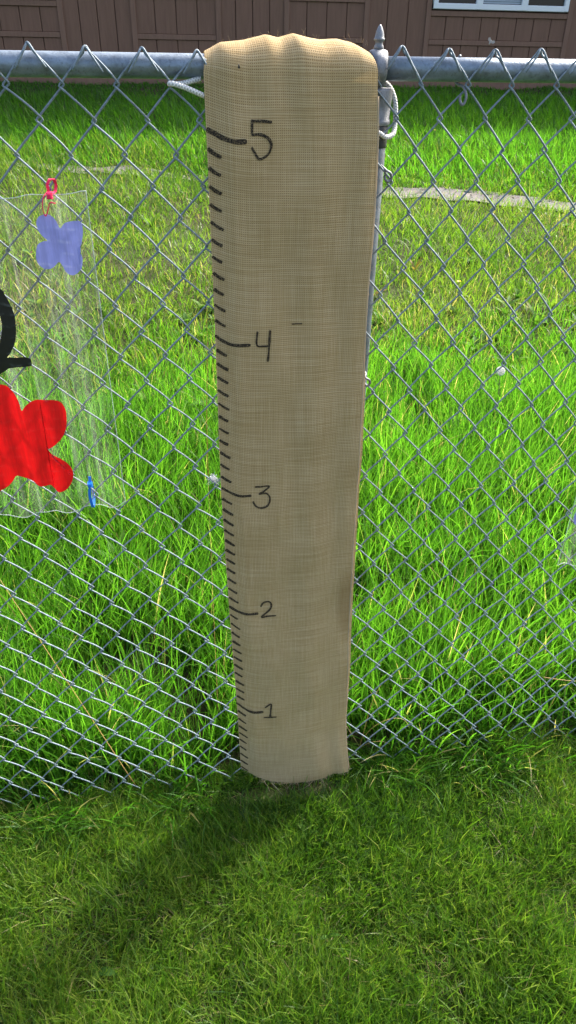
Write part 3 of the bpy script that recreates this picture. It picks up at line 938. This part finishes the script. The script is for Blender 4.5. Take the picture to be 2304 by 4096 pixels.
sheet2, S2, off2 = make_sheet('clear_plastic_sheet', .712, 1.35, lambda x: 1.20, lambda x: float(np.interp(x, [.70, .7358, .7636, .8, .9, 1.4], [.6590, .6589, .6453, .652, .64, .65])), -.0215,
                              'clear plastic sheet at the right edge with a sliver of lavender paint', 2.1)
fill_shape('painted_flower', [(.7215, .802), (.728, .812), (.745, .820), (.765, .812), (.775, .792), (.768, .770), (.750, .758), (.735, .762), (.724, .774), (.7195, .788)], S2, off2, sheet2, M['purple'])

def band(pts, w, t, name, mat, parent=None, nrm=(0, 0, 1)):
    """flat nylon strap swept along points"""
    P = smoothpts(pts, 6)
    T = np.gradient(P, axis=0); T /= np.linalg.norm(T, axis=1)[:, None]+1e-9
    W = np.array(nrm, float)
    V = []
    for p, tt in zip(P, T):
        b = W-tt*(W@tt); b /= np.linalg.norm(b)+1e-9
        n = np.cross(tt, b)
        for s1, s2 in ((-1, -1), (1, -1), (1, 1), (-1, 1)):
            V.append(p+b*w/2*s1+n*t/2*s2)
    Fs = []
    for i in range(len(P)-1):
        for k in range(4):
            Fs.append((i*4+k, i*4+(k+1) % 4, (i+1)*4+(k+1) % 4, (i+1)*4+k))
    Fs += [(3, 2, 1, 0), tuple((len(P)-1)*4+k for k in range(4))]
    return mobj(name, V, Fs, mat, parent)

pt = empty('pink_cable_tie', (-.27, -.02, 1.43))
tag(pt, 'pink plastic cable tie holding the painted sheet by its top corner', 'cable tie')
O = np.array([-.27, -.02, 1.43])
def rel(l, o=O): return [tuple(np.array(p)-o) for p in l]
band(rel([(-.2735, -.012, 1.446), (-.2737, -.0125, 1.455), (-.2690, -.010, 1.4618), (-.2645, -.002, 1.4600), (-.2640, .006, 1.452), (-.2660, .004, 1.444), (-.2690, -.006, 1.4415)]), .0042, .0014, 'wire_loop', M['pink_tie'], pt, (1, .3, 0))
band(rel([(-.2755, -.018, 1.4455), (-.2800, -.028, 1.4400), (-.2828, -.031, 1.4300), (-.2822, -.031, 1.4180), (-.2800, -.0285, 1.4155), (-.2755, -.030, 1.4240), (-.2715, -.031, 1.4330), (-.2640, -.033, 1.4328)]), .0032, .0013, 'strap', M['pink_tie'], pt, (.2, -1, 0))
hv, hf = bevel_box(-.2745, -.2665, -.036, -.024, 1.4385, 1.4475, .002)
mobj('tie_head', [tuple(np.array(p)-O) for p in hv], hf, M['pink_tie'], pt)

bt = empty('blue_cable_tie', (-.278, -.03, .90))
tag(bt, 'blue plastic cable tie at the bottom hem of the painted sheet', 'cable tie')
O = np.array([-.278, -.03, .90])
band(rel([(-.2755, -.031, .9690), (-.2762, -.0345, .956), (-.2790, -.036, .940), (-.2795, -.0355, .925), (-.2785, -.034, .910), (-.2775, -.028, .9015), (-.277, -.012, .905), (-.278, .004, .916), (-.279, .004, .930), (-.278, -.010, .941), (-.277, -.031, .9475)], O), .0050, .0014, 'strap', M['blue_tie'], bt, (1, .1, 0))
hv, hf = bevel_box(-.2802, -.2722, -.0415, -.0320, .9500, .9590, .002)
mobj('tie_head', [tuple(np.array(p)-O) for p in hv], hf, M['blue_tie'], bt)

# ------------------------------------------------------------------ small creatures and fluff
def insect(name, p, L, label, wing=False, nrm=-1):
    root = empty(name, p)
    tag(root, label, 'insect')
    v, f = tube([(0, 0, -L/2), (0, 0, -L*.25), (0, 0, L*.1), (0, 0, L*.3), (0, 0, L*.5)], L*.2, 8, taper=[.3, .9, 1, .7, .5])
    mobj('body', v, f, M['insect'] if not wing else M['wing'], root, smooth=True)
    for s in (-1, 1):
        if wing: w = [(0, 0, L*.3), (s*L*.6, -L*.15, L*.75), (s*L*1.0, -L*.2, L*.5), (s*L*.75, -L*.1, L*.05), (0, 0, -L*.05)]
        else: w = [(0, -L*.18, L*.25), (s*L*.28, -L*.2, -L*.1), (s*L*.32, -L*.2, -L*.5), (s*L*.1, -L*.2, -L*.55)]
        m2 = M['wing'] if wing else M['insect']
        w2 = [(a, b+L*.03, c) for a, b, c in w]
        k = len(w)
        mobj('wing', w+w2, [tuple(range(k)), tuple(range(2*k-1, k-1, -1))]+[(i, i+k, (i+1) % k+k, (i+1) % k) for i in range(k)], m2, root)
    return root
insect('fly', (.0113, -.0315, 1.6076), .0052, 'tiny dark fly resting on the burlap near its top left')
insect('fly', (-.3347, -.0305, .8900), .0062, 'dark fly on the bottom edge of the painted sheet, left one')
insect('fly', (-.2503, -.0305, .8975), .0042, 'tiny dark fly on the sheet edge right of the blue tie')
moth = insect('moth', (.5945, .5, 1.646), .009, 'small pale moth flying above the right fence rail', wing=True)
moth.rotation_euler = (0, .5, 0)

def fluff(p):
    parts = []
    r = random.Random(5)
    for _ in range(130):
        d = np.array([r.gauss(0, 1), r.gauss(0, .5), r.gauss(0, 1)]); d /= np.linalg.norm(d)
        a = np.array([r.gauss(0, .003), r.gauss(0, .002), r.gauss(0, .003)])
        L = r.uniform(.003, .010)
        k = np.array([r.gauss(0, .3), r.gauss(0, .3), r.gauss(0, .3)])*L
        parts.append(tube([a, a+d*L*.5+k*.5, a+d*L+k], .0003, 3))
    o = mobj('white_fluff', *join(parts), M['fluff'], None, p)
    tag(o, 'tuft of white fluff snagged on the fence wire left of the burlap', 'fluff')
fluff((-.0495, -.006, .9315))

# ------------------------------------------------------------------ grass
def blades(name, x, y, z0, h, w, az, lean, curl, tint, mat, seg=3, label=None, cat='grass'):
    """N ribbons with a bent mid line, as one mesh"""
    N = len(x)
    ca, sa = np.cos(az), np.sin(az)
    tw = rng.uniform(0, math.pi, N)
    bx, by = np.cos(tw), np.sin(tw)
    ts = np.linspace(0, 1, seg+1)
    V = np.zeros((N, 2*seg+1, 3))
    ang = np.zeros(N); px = np.zeros(N); pz = np.zeros(N)
    prev = 0
    for k, t in enumerate(ts):
        if k > 0:
            a = lean + curl*(t+prev)/2
            dl = h*(t-prev)
            px = px+np.sin(a)*dl; pz = pz+np.cos(a)*dl
            prev = t
        cx = x+px*ca; cy = y+px*sa; cz = z0+pz
        wid = w*(1-.15*t-.85*t**3)*(.75+.25*min(1, t*4))*.5
        if k < seg:
            V[:, 2*k] = np.stack([cx-bx*wid, cy-by*wid, cz], -1)
            V[:, 2*k+1] = np.stack([cx+bx*wid, cy+by*wid, cz], -1)
        else:
            V[:, 2*k] = np.stack([cx, cy, cz], -1)
    nv = 2*seg+1
    base = (np.arange(N)*nv)[:, None]
    loops, sizes = [], []
    tri = []
    for k in range(seg-1):
        tri.append([2*k, 2*k+1, 2*k+3, 2*k+2])
    quads = np.array(tri, int).reshape(-1, 4)
    q = (base[:, :, None]+quads[None]).reshape(N, -1)      # N, (seg-1)*4
    t3 = base+np.array([[2*(seg-1), 2*(seg-1)+1, 2*seg]])
    loopv = np.concatenate([q, t3], 1).ravel()
    per = np.array([4]*(seg-1)+[3])
    tot = np.tile(per, N)
    start = np.concatenate([[0], np.cumsum(tot)[:-1]])
    me = bpy.data.meshes.new(name)
    me.vertices.add(N*nv)
    me.vertices.foreach_set('co', V.reshape(-1).astype(np.float32))
    me.loops.add(len(loopv))
    me.loops.foreach_set('vertex_index', loopv.astype(np.int32))
    me.polygons.add(len(tot))
    me.polygons.foreach_set('loop_start', start.astype(np.int32))
    me.update(calc_edges=True)
    at = me.attributes.new('tint', 'FLOAT', 'POINT')
    at.data.foreach_set('value', np.repeat(np.clip(tint, 0, 1), nv).astype(np.float32))
    o = link_mesh(name, me, mat)
    tag(o, label, cat, kind='stuff')
    return o

def scatter(n, x0, x1, y0, y1, dens):
    x = rng.uniform(x0, x1, n); y = rng.uniform(y0, y1, n)
    keep = rng.random(n) < dens(x, y)
    return x[keep], y[keep]

def spot(x, y, cx, cy, rx, ry):
    return np.exp(-(((x-cx)/rx)**2+((y-cy)/ry)**2))

def bare(x, y):
    """0..1 worn soil patches"""
    b = 1.2*spot(x, y, .12, -.045, .17, .04)+.5*spot(x, y, .0, -.05, .2, .04)
    b = b+.95*spot(x, y, -.14, .20, .13, .085)+.9*spot(x, y, -.38, .38, .16, .09)+.7*spot(x, y, .87, .34, .08, .08)+.6*spot(x, y, .33, .55, .14, .08)+.6*spot(x, y, .95, .9, .12, .10)
    return np.clip(b, 0, 1)

# mown lawn on the near side
def lawn_part(n0, x0, x1, y0, y1, hole, label, seg):
    x, y = scatter(n0, x0, x1, y0, y1, lambda x, y: (1-.95*bare(x, y))*(.25+.75*smoothstep(.25, .6, .6*vnoise(x+20, y+20, 9)+.4*vnoise(x+2, y+5, 28)))*(~hole(x, y)))
    n = len(x)
    h = rng.gamma(9, .0058, n)*(.75+.5*vnoise(x, y, 7))
    patch = vnoise(x+31, y+17, 3.2); fine = vnoise(x+3, y+47, 14)
    tint = rng.normal(.44, .27, n)+(patch-.5)*.4+(fine-.5)*.25-.03*(x > .1)+.24*smoothstep(-.05, -.4, x)
    dead = rng.random(n) < (.015+.07*smoothstep(.5, .8, patch)+.06*smoothstep(-.05, -.4, x))
    tint = np.where(dead, rng.uniform(.93, 1, n), np.clip(tint, 0, .9))
    lean = np.abs(rng.normal(.34, .28, n)); lean = np.where(dead, lean+.6, lean)
    az = 9*vnoise(x+5, y+9, 2.6)+rng.normal(0, 1.9, n)
    blades('lawn_grass', x, y, terr(x, y)-.004, h, rng.uniform(.0016, .0035, n), az, lean, np.abs(rng.normal(.55, .4, n)), tint, M['lawn_grass'], seg, label)
inner = lambda x, y: (x > -.95) & (x < 1.2) & (y > -.88)
lawn_part(310000, -.95, 1.2, -.88, .03, lambda x, y: x > 99, 'short mown lawn grass in front of the fence', 2)
lawn_part(70000, -2.2, 2.4, -2.2, .03, inner, 'mown lawn grass continuing outside the picture', 2)

def lawn_strays():
    x, y = scatter(2600, -.95, 1.2, -.88, -.02, lambda x, y: (1-bare(x, y))*(.3+.7*vnoise(x+2, y+9, 5)))
    n = len(x)
    blades('long_lawn_blades', x, y, terr(x, y)-.004, rng.uniform(.055, .085, n), rng.uniform(.0028, .0046, n), rng.uniform(0, 6.28, n), np.abs(rng.normal(.5, .3, n)), np.abs(rng.normal(.7, .4, n)),
           np.clip(rng.normal(.66, .16, n), 0, .9), M['lawn_grass'], 4, 'longer pale grass blades standing out of the mown lawn')
lawn_strays()

# low dead thatch between the lawn blades
def thatch():
    x, y = scatter(15000, -1.4, 1.6, -1.2, .10, lambda x, y: .35+.65*smoothstep(.4, .7, vnoise(x+31, y+17, 3.2)))
    n = len(x)
    blades('dry_thatch', x, y, terr(x, y)+rng.uniform(0, .012, n), rng.uniform(.02, .055, n), rng.uniform(.0012, .0024, n), rng.uniform(0, 2*math.pi, n), rng.normal(1.35, .15, n), rng.normal(.1, .2, n),
           rng.uniform(.9, 1, n)*np.where(rng.random(n) < .45, .45, 1), M['lawn_grass'], 2, 'dry dead grass bits lying among the lawn')
thatch()

# tall lush grass right behind the fence
def tall():
    K = 3000
    kx = rng.uniform(-1.7, 2.7, K); ky = .03+2.6*rng.random(K)**1.15
    keep = (kx > -1.05-.35*ky) & (kx < 1.25+.75*ky)
    kx, ky = kx[keep], ky[keep]; K = len(kx)
    kaz = rng.uniform(0, 2*math.pi, K)
    kt = rng.normal(.62, .13, K)
    N = 88000
    i = rng.integers(0, K, N)
    x = kx[i]+rng.normal(0, .045, N); y = ky[i]+rng.normal(0, .045, N)
    d = 1-.92*bare(x, y)
    d = d*np.where(y < .02, .25, 1)
    d = d*(1-.75*smoothstep(1.6, 2.5, y+.5*(vnoise(x, y, 2)-.5)))
    k = (rng.random(N) < d) & (y > -.03) & ~((x > -.08) & (x < .31) & (y < .09))
    x, y, i = x[k], y[k], i[k]; N = len(x)
    fall = 1-.62*smoothstep(1.2, 2.4, y+.7*(vnoise(x+5, y, 2)-.5))
    h = rng.gamma(14, .0165, N)*fall*(.62+.38*smoothstep(0, .22, y))
    az = kaz[i]+rng.normal(0, .9, N)
    tint = kt[i]+rng.normal(.02, .17, N)
    dead = rng.random(N) < .03
    tint = np.where(dead, rng.uniform(.95, 1, N), np.clip(tint, 0, .93))
    blades('tall_grass', x, y, terr(x, y)-.005, h, rng.uniform(.0030, .0068, N), az, np.abs(rng.normal(.15, .12, N)), np.abs(rng.normal(.45, .42, N)), tint, M['tall_grass'], 5,
           'tall lush green grass just behind the fence')
tall()

def seed_stalks():
    x, y = scatter(620, -1.3, 2.4, .15, 3.2, lambda x, y: 1-bare(x, y))
    n = len(x)
    blades('seed_stalks', x, y, terr(x, y), rng.uniform(.18, .36, n)*np.where(y > 2, .6, 1), rng.uniform(.0016, .003, n), rng.uniform(0, 6.28, n), np.abs(rng.normal(.25, .2, n)), np.abs(rng.normal(.4, .4, n)),
           rng.uniform(.94, 1, n), M['tall_grass'], 4, 'dry straw-coloured stalks scattered through the tall grass')
seed_stalks()

# bent blades crossing the fence foot
def foot():
    x, y = scatter(11000, -1.5, 1.8, -.095, .05, lambda x, y: np.clip(1-.8*bare(x, y), 0, 1)*(.25+.75*smoothstep(.4, .7, vnoise(x+2, y, 6)))*~((x > -.09) & (x < .32)))
    n = len(x)
    blades('fence_foot_grass', x, y, terr(x, y)-.004, rng.gamma(10, .0095, n), rng.uniform(.003, .006, n), rng.normal(-1.6, 1.2, n), np.abs(rng.normal(.5, .3, n)), np.abs(rng.normal(.8, .5, n)),
           np.where(rng.random(n) < .09, rng.uniform(.95, 1, n), np.clip(rng.normal(.42, .2, n), 0, .9)), M['tall_grass'], 4, 'longer untrimmed grass growing along the fence foot')
foot()

# meadow between tall grass and path
def on_path(x, y, m=.0):
    e = (vnoise(x, 40+y*0, 5)-.5)*.08
    return np.abs(y-path_mid(x)-e) < path_half(x)+m
def meadow():
    x, y = scatter(185000, -3.6, 6.2, 1.5, 6.6, lambda x, y: ((x > -1.5-.12*y-.3) & (x < 1.9+.62*y+.3))*np.where(on_path(x, y, -.05), .06, 1)*(.5+.5*smoothstep(.3, .6, vnoise(x+8, y+9, 3)))*(.55+.45*smoothstep(1.2, 2.4, y)))
    n = len(x)
    p = vnoise(x+11, y+2, 1.1)
    h = rng.gamma(8, .0095, n)*(.75+.5*p)*(1+.25*smoothstep(5.2, 6.2, y))
    tint = rng.normal(.66, .17, n)+(vnoise(x+41, y+23, 1.6)-.5)*.5
    deadp = .05+.26*smoothstep(.55, .8, vnoise(x+61, y+33, 1.3))*smoothstep(1.8, 2.6, y)*smoothstep(4.6, 3.4, y)
    tint = np.where(rng.random(n) < deadp, rng.uniform(.94, 1, n), np.clip(tint, 0, .93))
    blades('meadow_grass', x, y, terr(x, y)-.004, h, rng.uniform(.004, .0085, n), rng.uniform(0, 2*math.pi, n), np.abs(rng.normal(.3, .25, n)), np.abs(rng.normal(.6, .4, n)), tint, M['slope_grass'], 3,
           'patchy short meadow grass on the slope before the path')
meadow()

# longer grass between the path and the building
def slope():
    x, y = scatter(115000, -4.5, 9.0, 4.6, 9.32, lambda x, y: ((x > -2.2-.12*y-.3) & (x < 2.2+.62*y))*(y > path_mid(x)+path_half(x)+.02))
    n = len(x)
    h = rng.gamma(12, .0095, n)*(.75+.5*vnoise(x+70, y+3, .9))
    h = h*(.45+.55*smoothstep(.02, .6, y-path_mid(x)-path_half(x)))*(1-.6*smoothstep(8.2, 8.9, y))
    tint = np.clip(rng.normal(.52, .16, n)+(vnoise(x+41, y+23, 1.0)-.5)*.35, 0, .93)
    blades('slope_grass', x, y, terr(x, y)-.004, h, rng.uniform(.006, .013, n), rng.normal(3.4, 1.3, n), np.abs(rng.normal(.22, .18, n)), np.abs(rng.normal(.6, .4, n)), tint, M['tall_grass'], 3,
           'long green grass on the slope below the brown building')
slope()

# the same meadow going on to both sides
def outer():
    x, y = scatter(95000, -8, 12, .02, 9.3, lambda x, y: ((x < -1.25-.17*y) | (x > 1.75+.62*y))*np.where(on_path(x, y), 0, 1)*np.clip(1.1-.09*np.abs(x-1), .2, 1))
    n = len(x)
    blades('side_grass', x, y, terr(x, y)-.004, rng.gamma(10, .014, n)*(.5+.5*smoothstep(2.2, 1.2, y)+.3*smoothstep(5.5, 6.5, y)), rng.uniform(.006, .013, n), rng.uniform(0, 6.28, n), np.abs(rng.normal(.25, .2, n)), np.abs(rng.normal(.5, .4, n)),
           np.clip(rng.normal(.58, .18, n), 0, .97), M['tall_grass'], 2, 'green meadow grass continuing on both sides of the slope')
outer()

# ------------------------------------------------------------------ broad-leaved weeds
def leaf_geo(L, W, bend, n=6, fold=.25):
    """one broad leaf along +x, petiole first: verts, faces"""
    V = []
    x = z = 0; a = bend[0]
    for k in range(n+1):
        t = k/n
        prof = (math.sin(math.pi*min(1, t*.94+.06)**.8))**.9
        w = W*.5*max(prof if t > .16 else .12, .05)*(1 if t < 1 else .1)
        V += [(x, -w, z+w*fold), (x, 0, z), (x, w, z+w*fold)]
        a = bend[0]+(bend[1]-bend[0])*t
        x += L/n*math.cos(a); z += L/n*math.sin(a)
    F_ = []
    for k in range(n):
        b = k*3
        F_ += [(b, b+3, b+4, b+1), (b+1, b+4, b+5, b+2)]
    return V, F_

def rosette_geo(nl, L, W, up, r):
    parts, tints = [], []
    for k in range(nl):
        a = 2*math.pi*k/nl+r.uniform(-.5, .5)
        s = r.uniform(.7, 1.15)
        e = up+r.uniform(-.25, .25)
        v, f = leaf_geo(L*s, W*s*r.uniform(.85, 1.15), (e, e-r.uniform(.5, 1.1)), 6)
        ca, sa = math.cos(a), math.sin(a)
        parts.append(([(p[0]*ca-p[1]*sa, p[0]*sa+p[1]*ca, p[2]) for p in v], f))
        tints += [min(1, max(0, r.gauss(.5, .18)))]*len(v)
    return parts, tints

def with_tint(o, tints):
    at = o.data.attributes.new('tint', 'FLOAT', 'POINT')
    at.data.foreach_set('value', np.array(tints, np.float32))

def weed_cover():
    r = random.Random(21)
    parts, tints = [], []
    n = 0
    while n < 210:
        y = r.uniform(1.7, 4.4); x = r.uniform(-1.6-.1*y, 1.9+.6*y)
        dens = vnoise(x+77, y+5, 1.4)
        if r.random() > float(smoothstep(.35, .75, dens)): continue
        n += 1
        p, t = rosette_geo(r.randint(4, 8), r.uniform(.05, .13), r.uniform(.016, .034), r.uniform(.4, 1.2), r)
        z = float(terr(x, y))
        red = r.random() < .08
        for v, f in p: parts.append(([(a+x, b+y, c+z+.01) for a, b, c in v], f))
        tints += [min(1, q+.1) if not red else .97 for q in t]
    # clover and dandelion leaves mixed into the tall grass and the fence foot
    for _ in range(34):
        x, y = r.uniform(-.8, 1.7), r.uniform(.75, 1.8)
        p, t = rosette_geo(r.randint(3, 6), r.uniform(.06, .14), r.uniform(.022, .045), r.uniform(.6, 1.2), r)
        z = float(terr(x, y))+r.uniform(.02, .1)
        for v, f in p: parts.append(([(a+x, b+y, c+z) for a, b, c in v], f))
        tints += t
    v, f = join(parts)
    o = mobj('weed_cover', v, f, M['weed'], smooth=True)
    with_tint(o, tints)
    tag(o, 'broad-leaved weeds mixed through the grass behind the fence', 'weeds', kind='stuff')
weed_cover()

def plantain(x, y, nl, L, W, label, seed, up=.35):
    r = random.Random(seed)
    p, t = rosette_geo(nl, L, W, up, r)
    root = empty('broadleaf_weed', (x, y, float(terr(x, y))+.018))
    tag(root, label, 'weed')
    k = 0
    for v, f in p:
        o = mobj('leaf', v, f, M['weed'], root, smooth=True)
        with_tint(o, [q*.95 for q in t[k:k+len(v)]]); k += len(v)
plantain(-.356, -.425, 3, .042, .018, 'pale broadleaf weed in the lawn at bottom left', 1)
plantain(.045, -.388, 4, .036, .015, 'broadleaf weed in the middle of the front lawn', 2)
plantain(.13, -.427, 2, .032, .010, 'small narrow leaf sprout right of the middle lawn weed', 3, .8)
plantain(.132, -.181, 3, .036, .014, 'light green weed in the lawn just below the burlap', 4, .6)
plantain(.353, -.187, 3, .032, .011, 'leafy sprout in the lawn right of the burlap foot', 5, .6)
plantain(.268, .015, 3, .034, .018, 'yellow-green clover beside the right bottom corner of the burlap', 6, .9)

# dandelion clock
def dandelion():
    x, y = 1.30, 1.58
    z = float(terr(x, y))
    # head on the sight line recorded behind the right fence panel
    hz = .455
    root = empty('dandelion_seed_head', (x, y, z))
    tag(root, 'round white dandelion seed head in the tall grass at right', 'dandelion')
    mobj('stem', *tube(smoothpts([(0, 0, 0), (.012, 0, (hz-z)*.5), (0, 0, hz-z)], 6), .0022, 6), M['stalk'], root, smooth=True)
    r = random.Random(9)
    parts = []
    for k in range(150):
        th = math.acos(1-2*(k+.5)/150); ph = k*2.39996
        d = np.array([math.sin(th)*math.cos(ph), math.sin(th)*math.sin(ph), math.cos(th)])
        c = np.array([0, 0, hz-z])
        parts.append(tube([c+d*.003, c+d*.017], .00025, 3))
        for q in range(6):
            e = np.array([r.gauss(0, 1), r.gauss(0, 1), r.gauss(0, 1)]); e -= d*(e@d); e /= np.linalg.norm(e)
            parts.append(tube([c+d*.017, c+d*.0195+e*.005], .0004, 3))
    mobj('seed_globe', *join(parts), M['seed'], root)
dandelion()

def buttercup(x, y, hgt, label):
    z = float(terr(x, y))
    root = empty('yellow_flower', (x, y, z))
    tag(root, label, 'flower')
    mobj('stem', *tube([(0, 0, 0), (.004, .002, hgt*.5), (0, 0, hgt)], .0014, 5), M['stalk'], root)
    parts = []
    for k in range(9):
        a = 2*math.pi*k/9
        v, f = leaf_geo(.016, .010, (.5, .1), 3, .1)
        parts.append(([(p[0]*math.cos(a)-p[1]*math.sin(a), p[0]*math.sin(a)+p[1]*math.cos(a), p[2]+hgt) for p in v], f))
    mobj('petals', *join(parts), M['yellow'], root)
buttercup(1.62, 2.95, .10, 'small yellow flower in the meadow behind the right fence')
buttercup(2.55, 6.3, .16, 'tiny yellow flower in the grass beyond the path')

def stem_thing(name, pts, r, label, cat, extra=None):
    o = pts[0]
    root = empty(name, o)
    tag(root, label, cat)
    P = smoothpts([tuple(np.array(p)-np.array(o)) for p in pts], 8)
    a = mobj('stem', *tube(P, r, 5, taper=np.linspace(1, .35, len(P))), M['straw'], root, smooth=True)
    with_tint(a, list(np.repeat(np.linspace(0, .8, len(P)), 5)))
    if extra:
        for q in extra:
            P = smoothpts([tuple(np.array(p)-np.array(o)) for p in q], 6)
            b = mobj('blade', *tube(P, r*.8, 4, taper=np.linspace(1, .3, len(P))), M['straw'], root, smooth=True)
            with_tint(b, list(np.repeat(np.linspace(.3, 1, len(P)), 4)))
stem_thing('dry_grass_stem', [(-.278, .010, .0), (-.300, .012, .07), (-.345, .016, .22), (-.400, .022, .40), (-.455, .028, .58), (-.51, .034, .76), (-.55, .04, .90)], .0015,
           'long golden dry grass stem leaning on the lower left fence', 'grass stem')
stem_thing('dry_grass_stem', [(.315, .05, .0), (.325, .045, .10), (.335, .04, .20), (.352, .035, .27)], .0016, 'reddish dry stalks with curled dead blades right of the burlap foot', 'grass stem',
           [[(.322, .045, .06), (.345, .03, .12), (.385, .02, .155), (.42, .015, .15), (.437, .012, .12)], [(.318, .045, .02), (.335, .03, .055), (.365, .02, .07), (.39, .015, .06)]])
stem_thing('dry_grass_stem', [(.80, .03, .235), (.86, .02, .225), (.92, .015, .215), (.975, .01, .205)], .0013, 'pale broken straw caught in the fence at lower right', 'grass stem')
stem_thing('dry_grass_stem', [(-.055, .12, .85), (-.052, .11, 1.0), (-.045, .10, 1.15), (-.040, .10, 1.30)], .0009, 'thin dry stalk standing behind the wire at the burlap left edge', 'grass stem', [[(-.06, .14, .1), (-.058, .13, .5), (-.055, .12, .86)]])
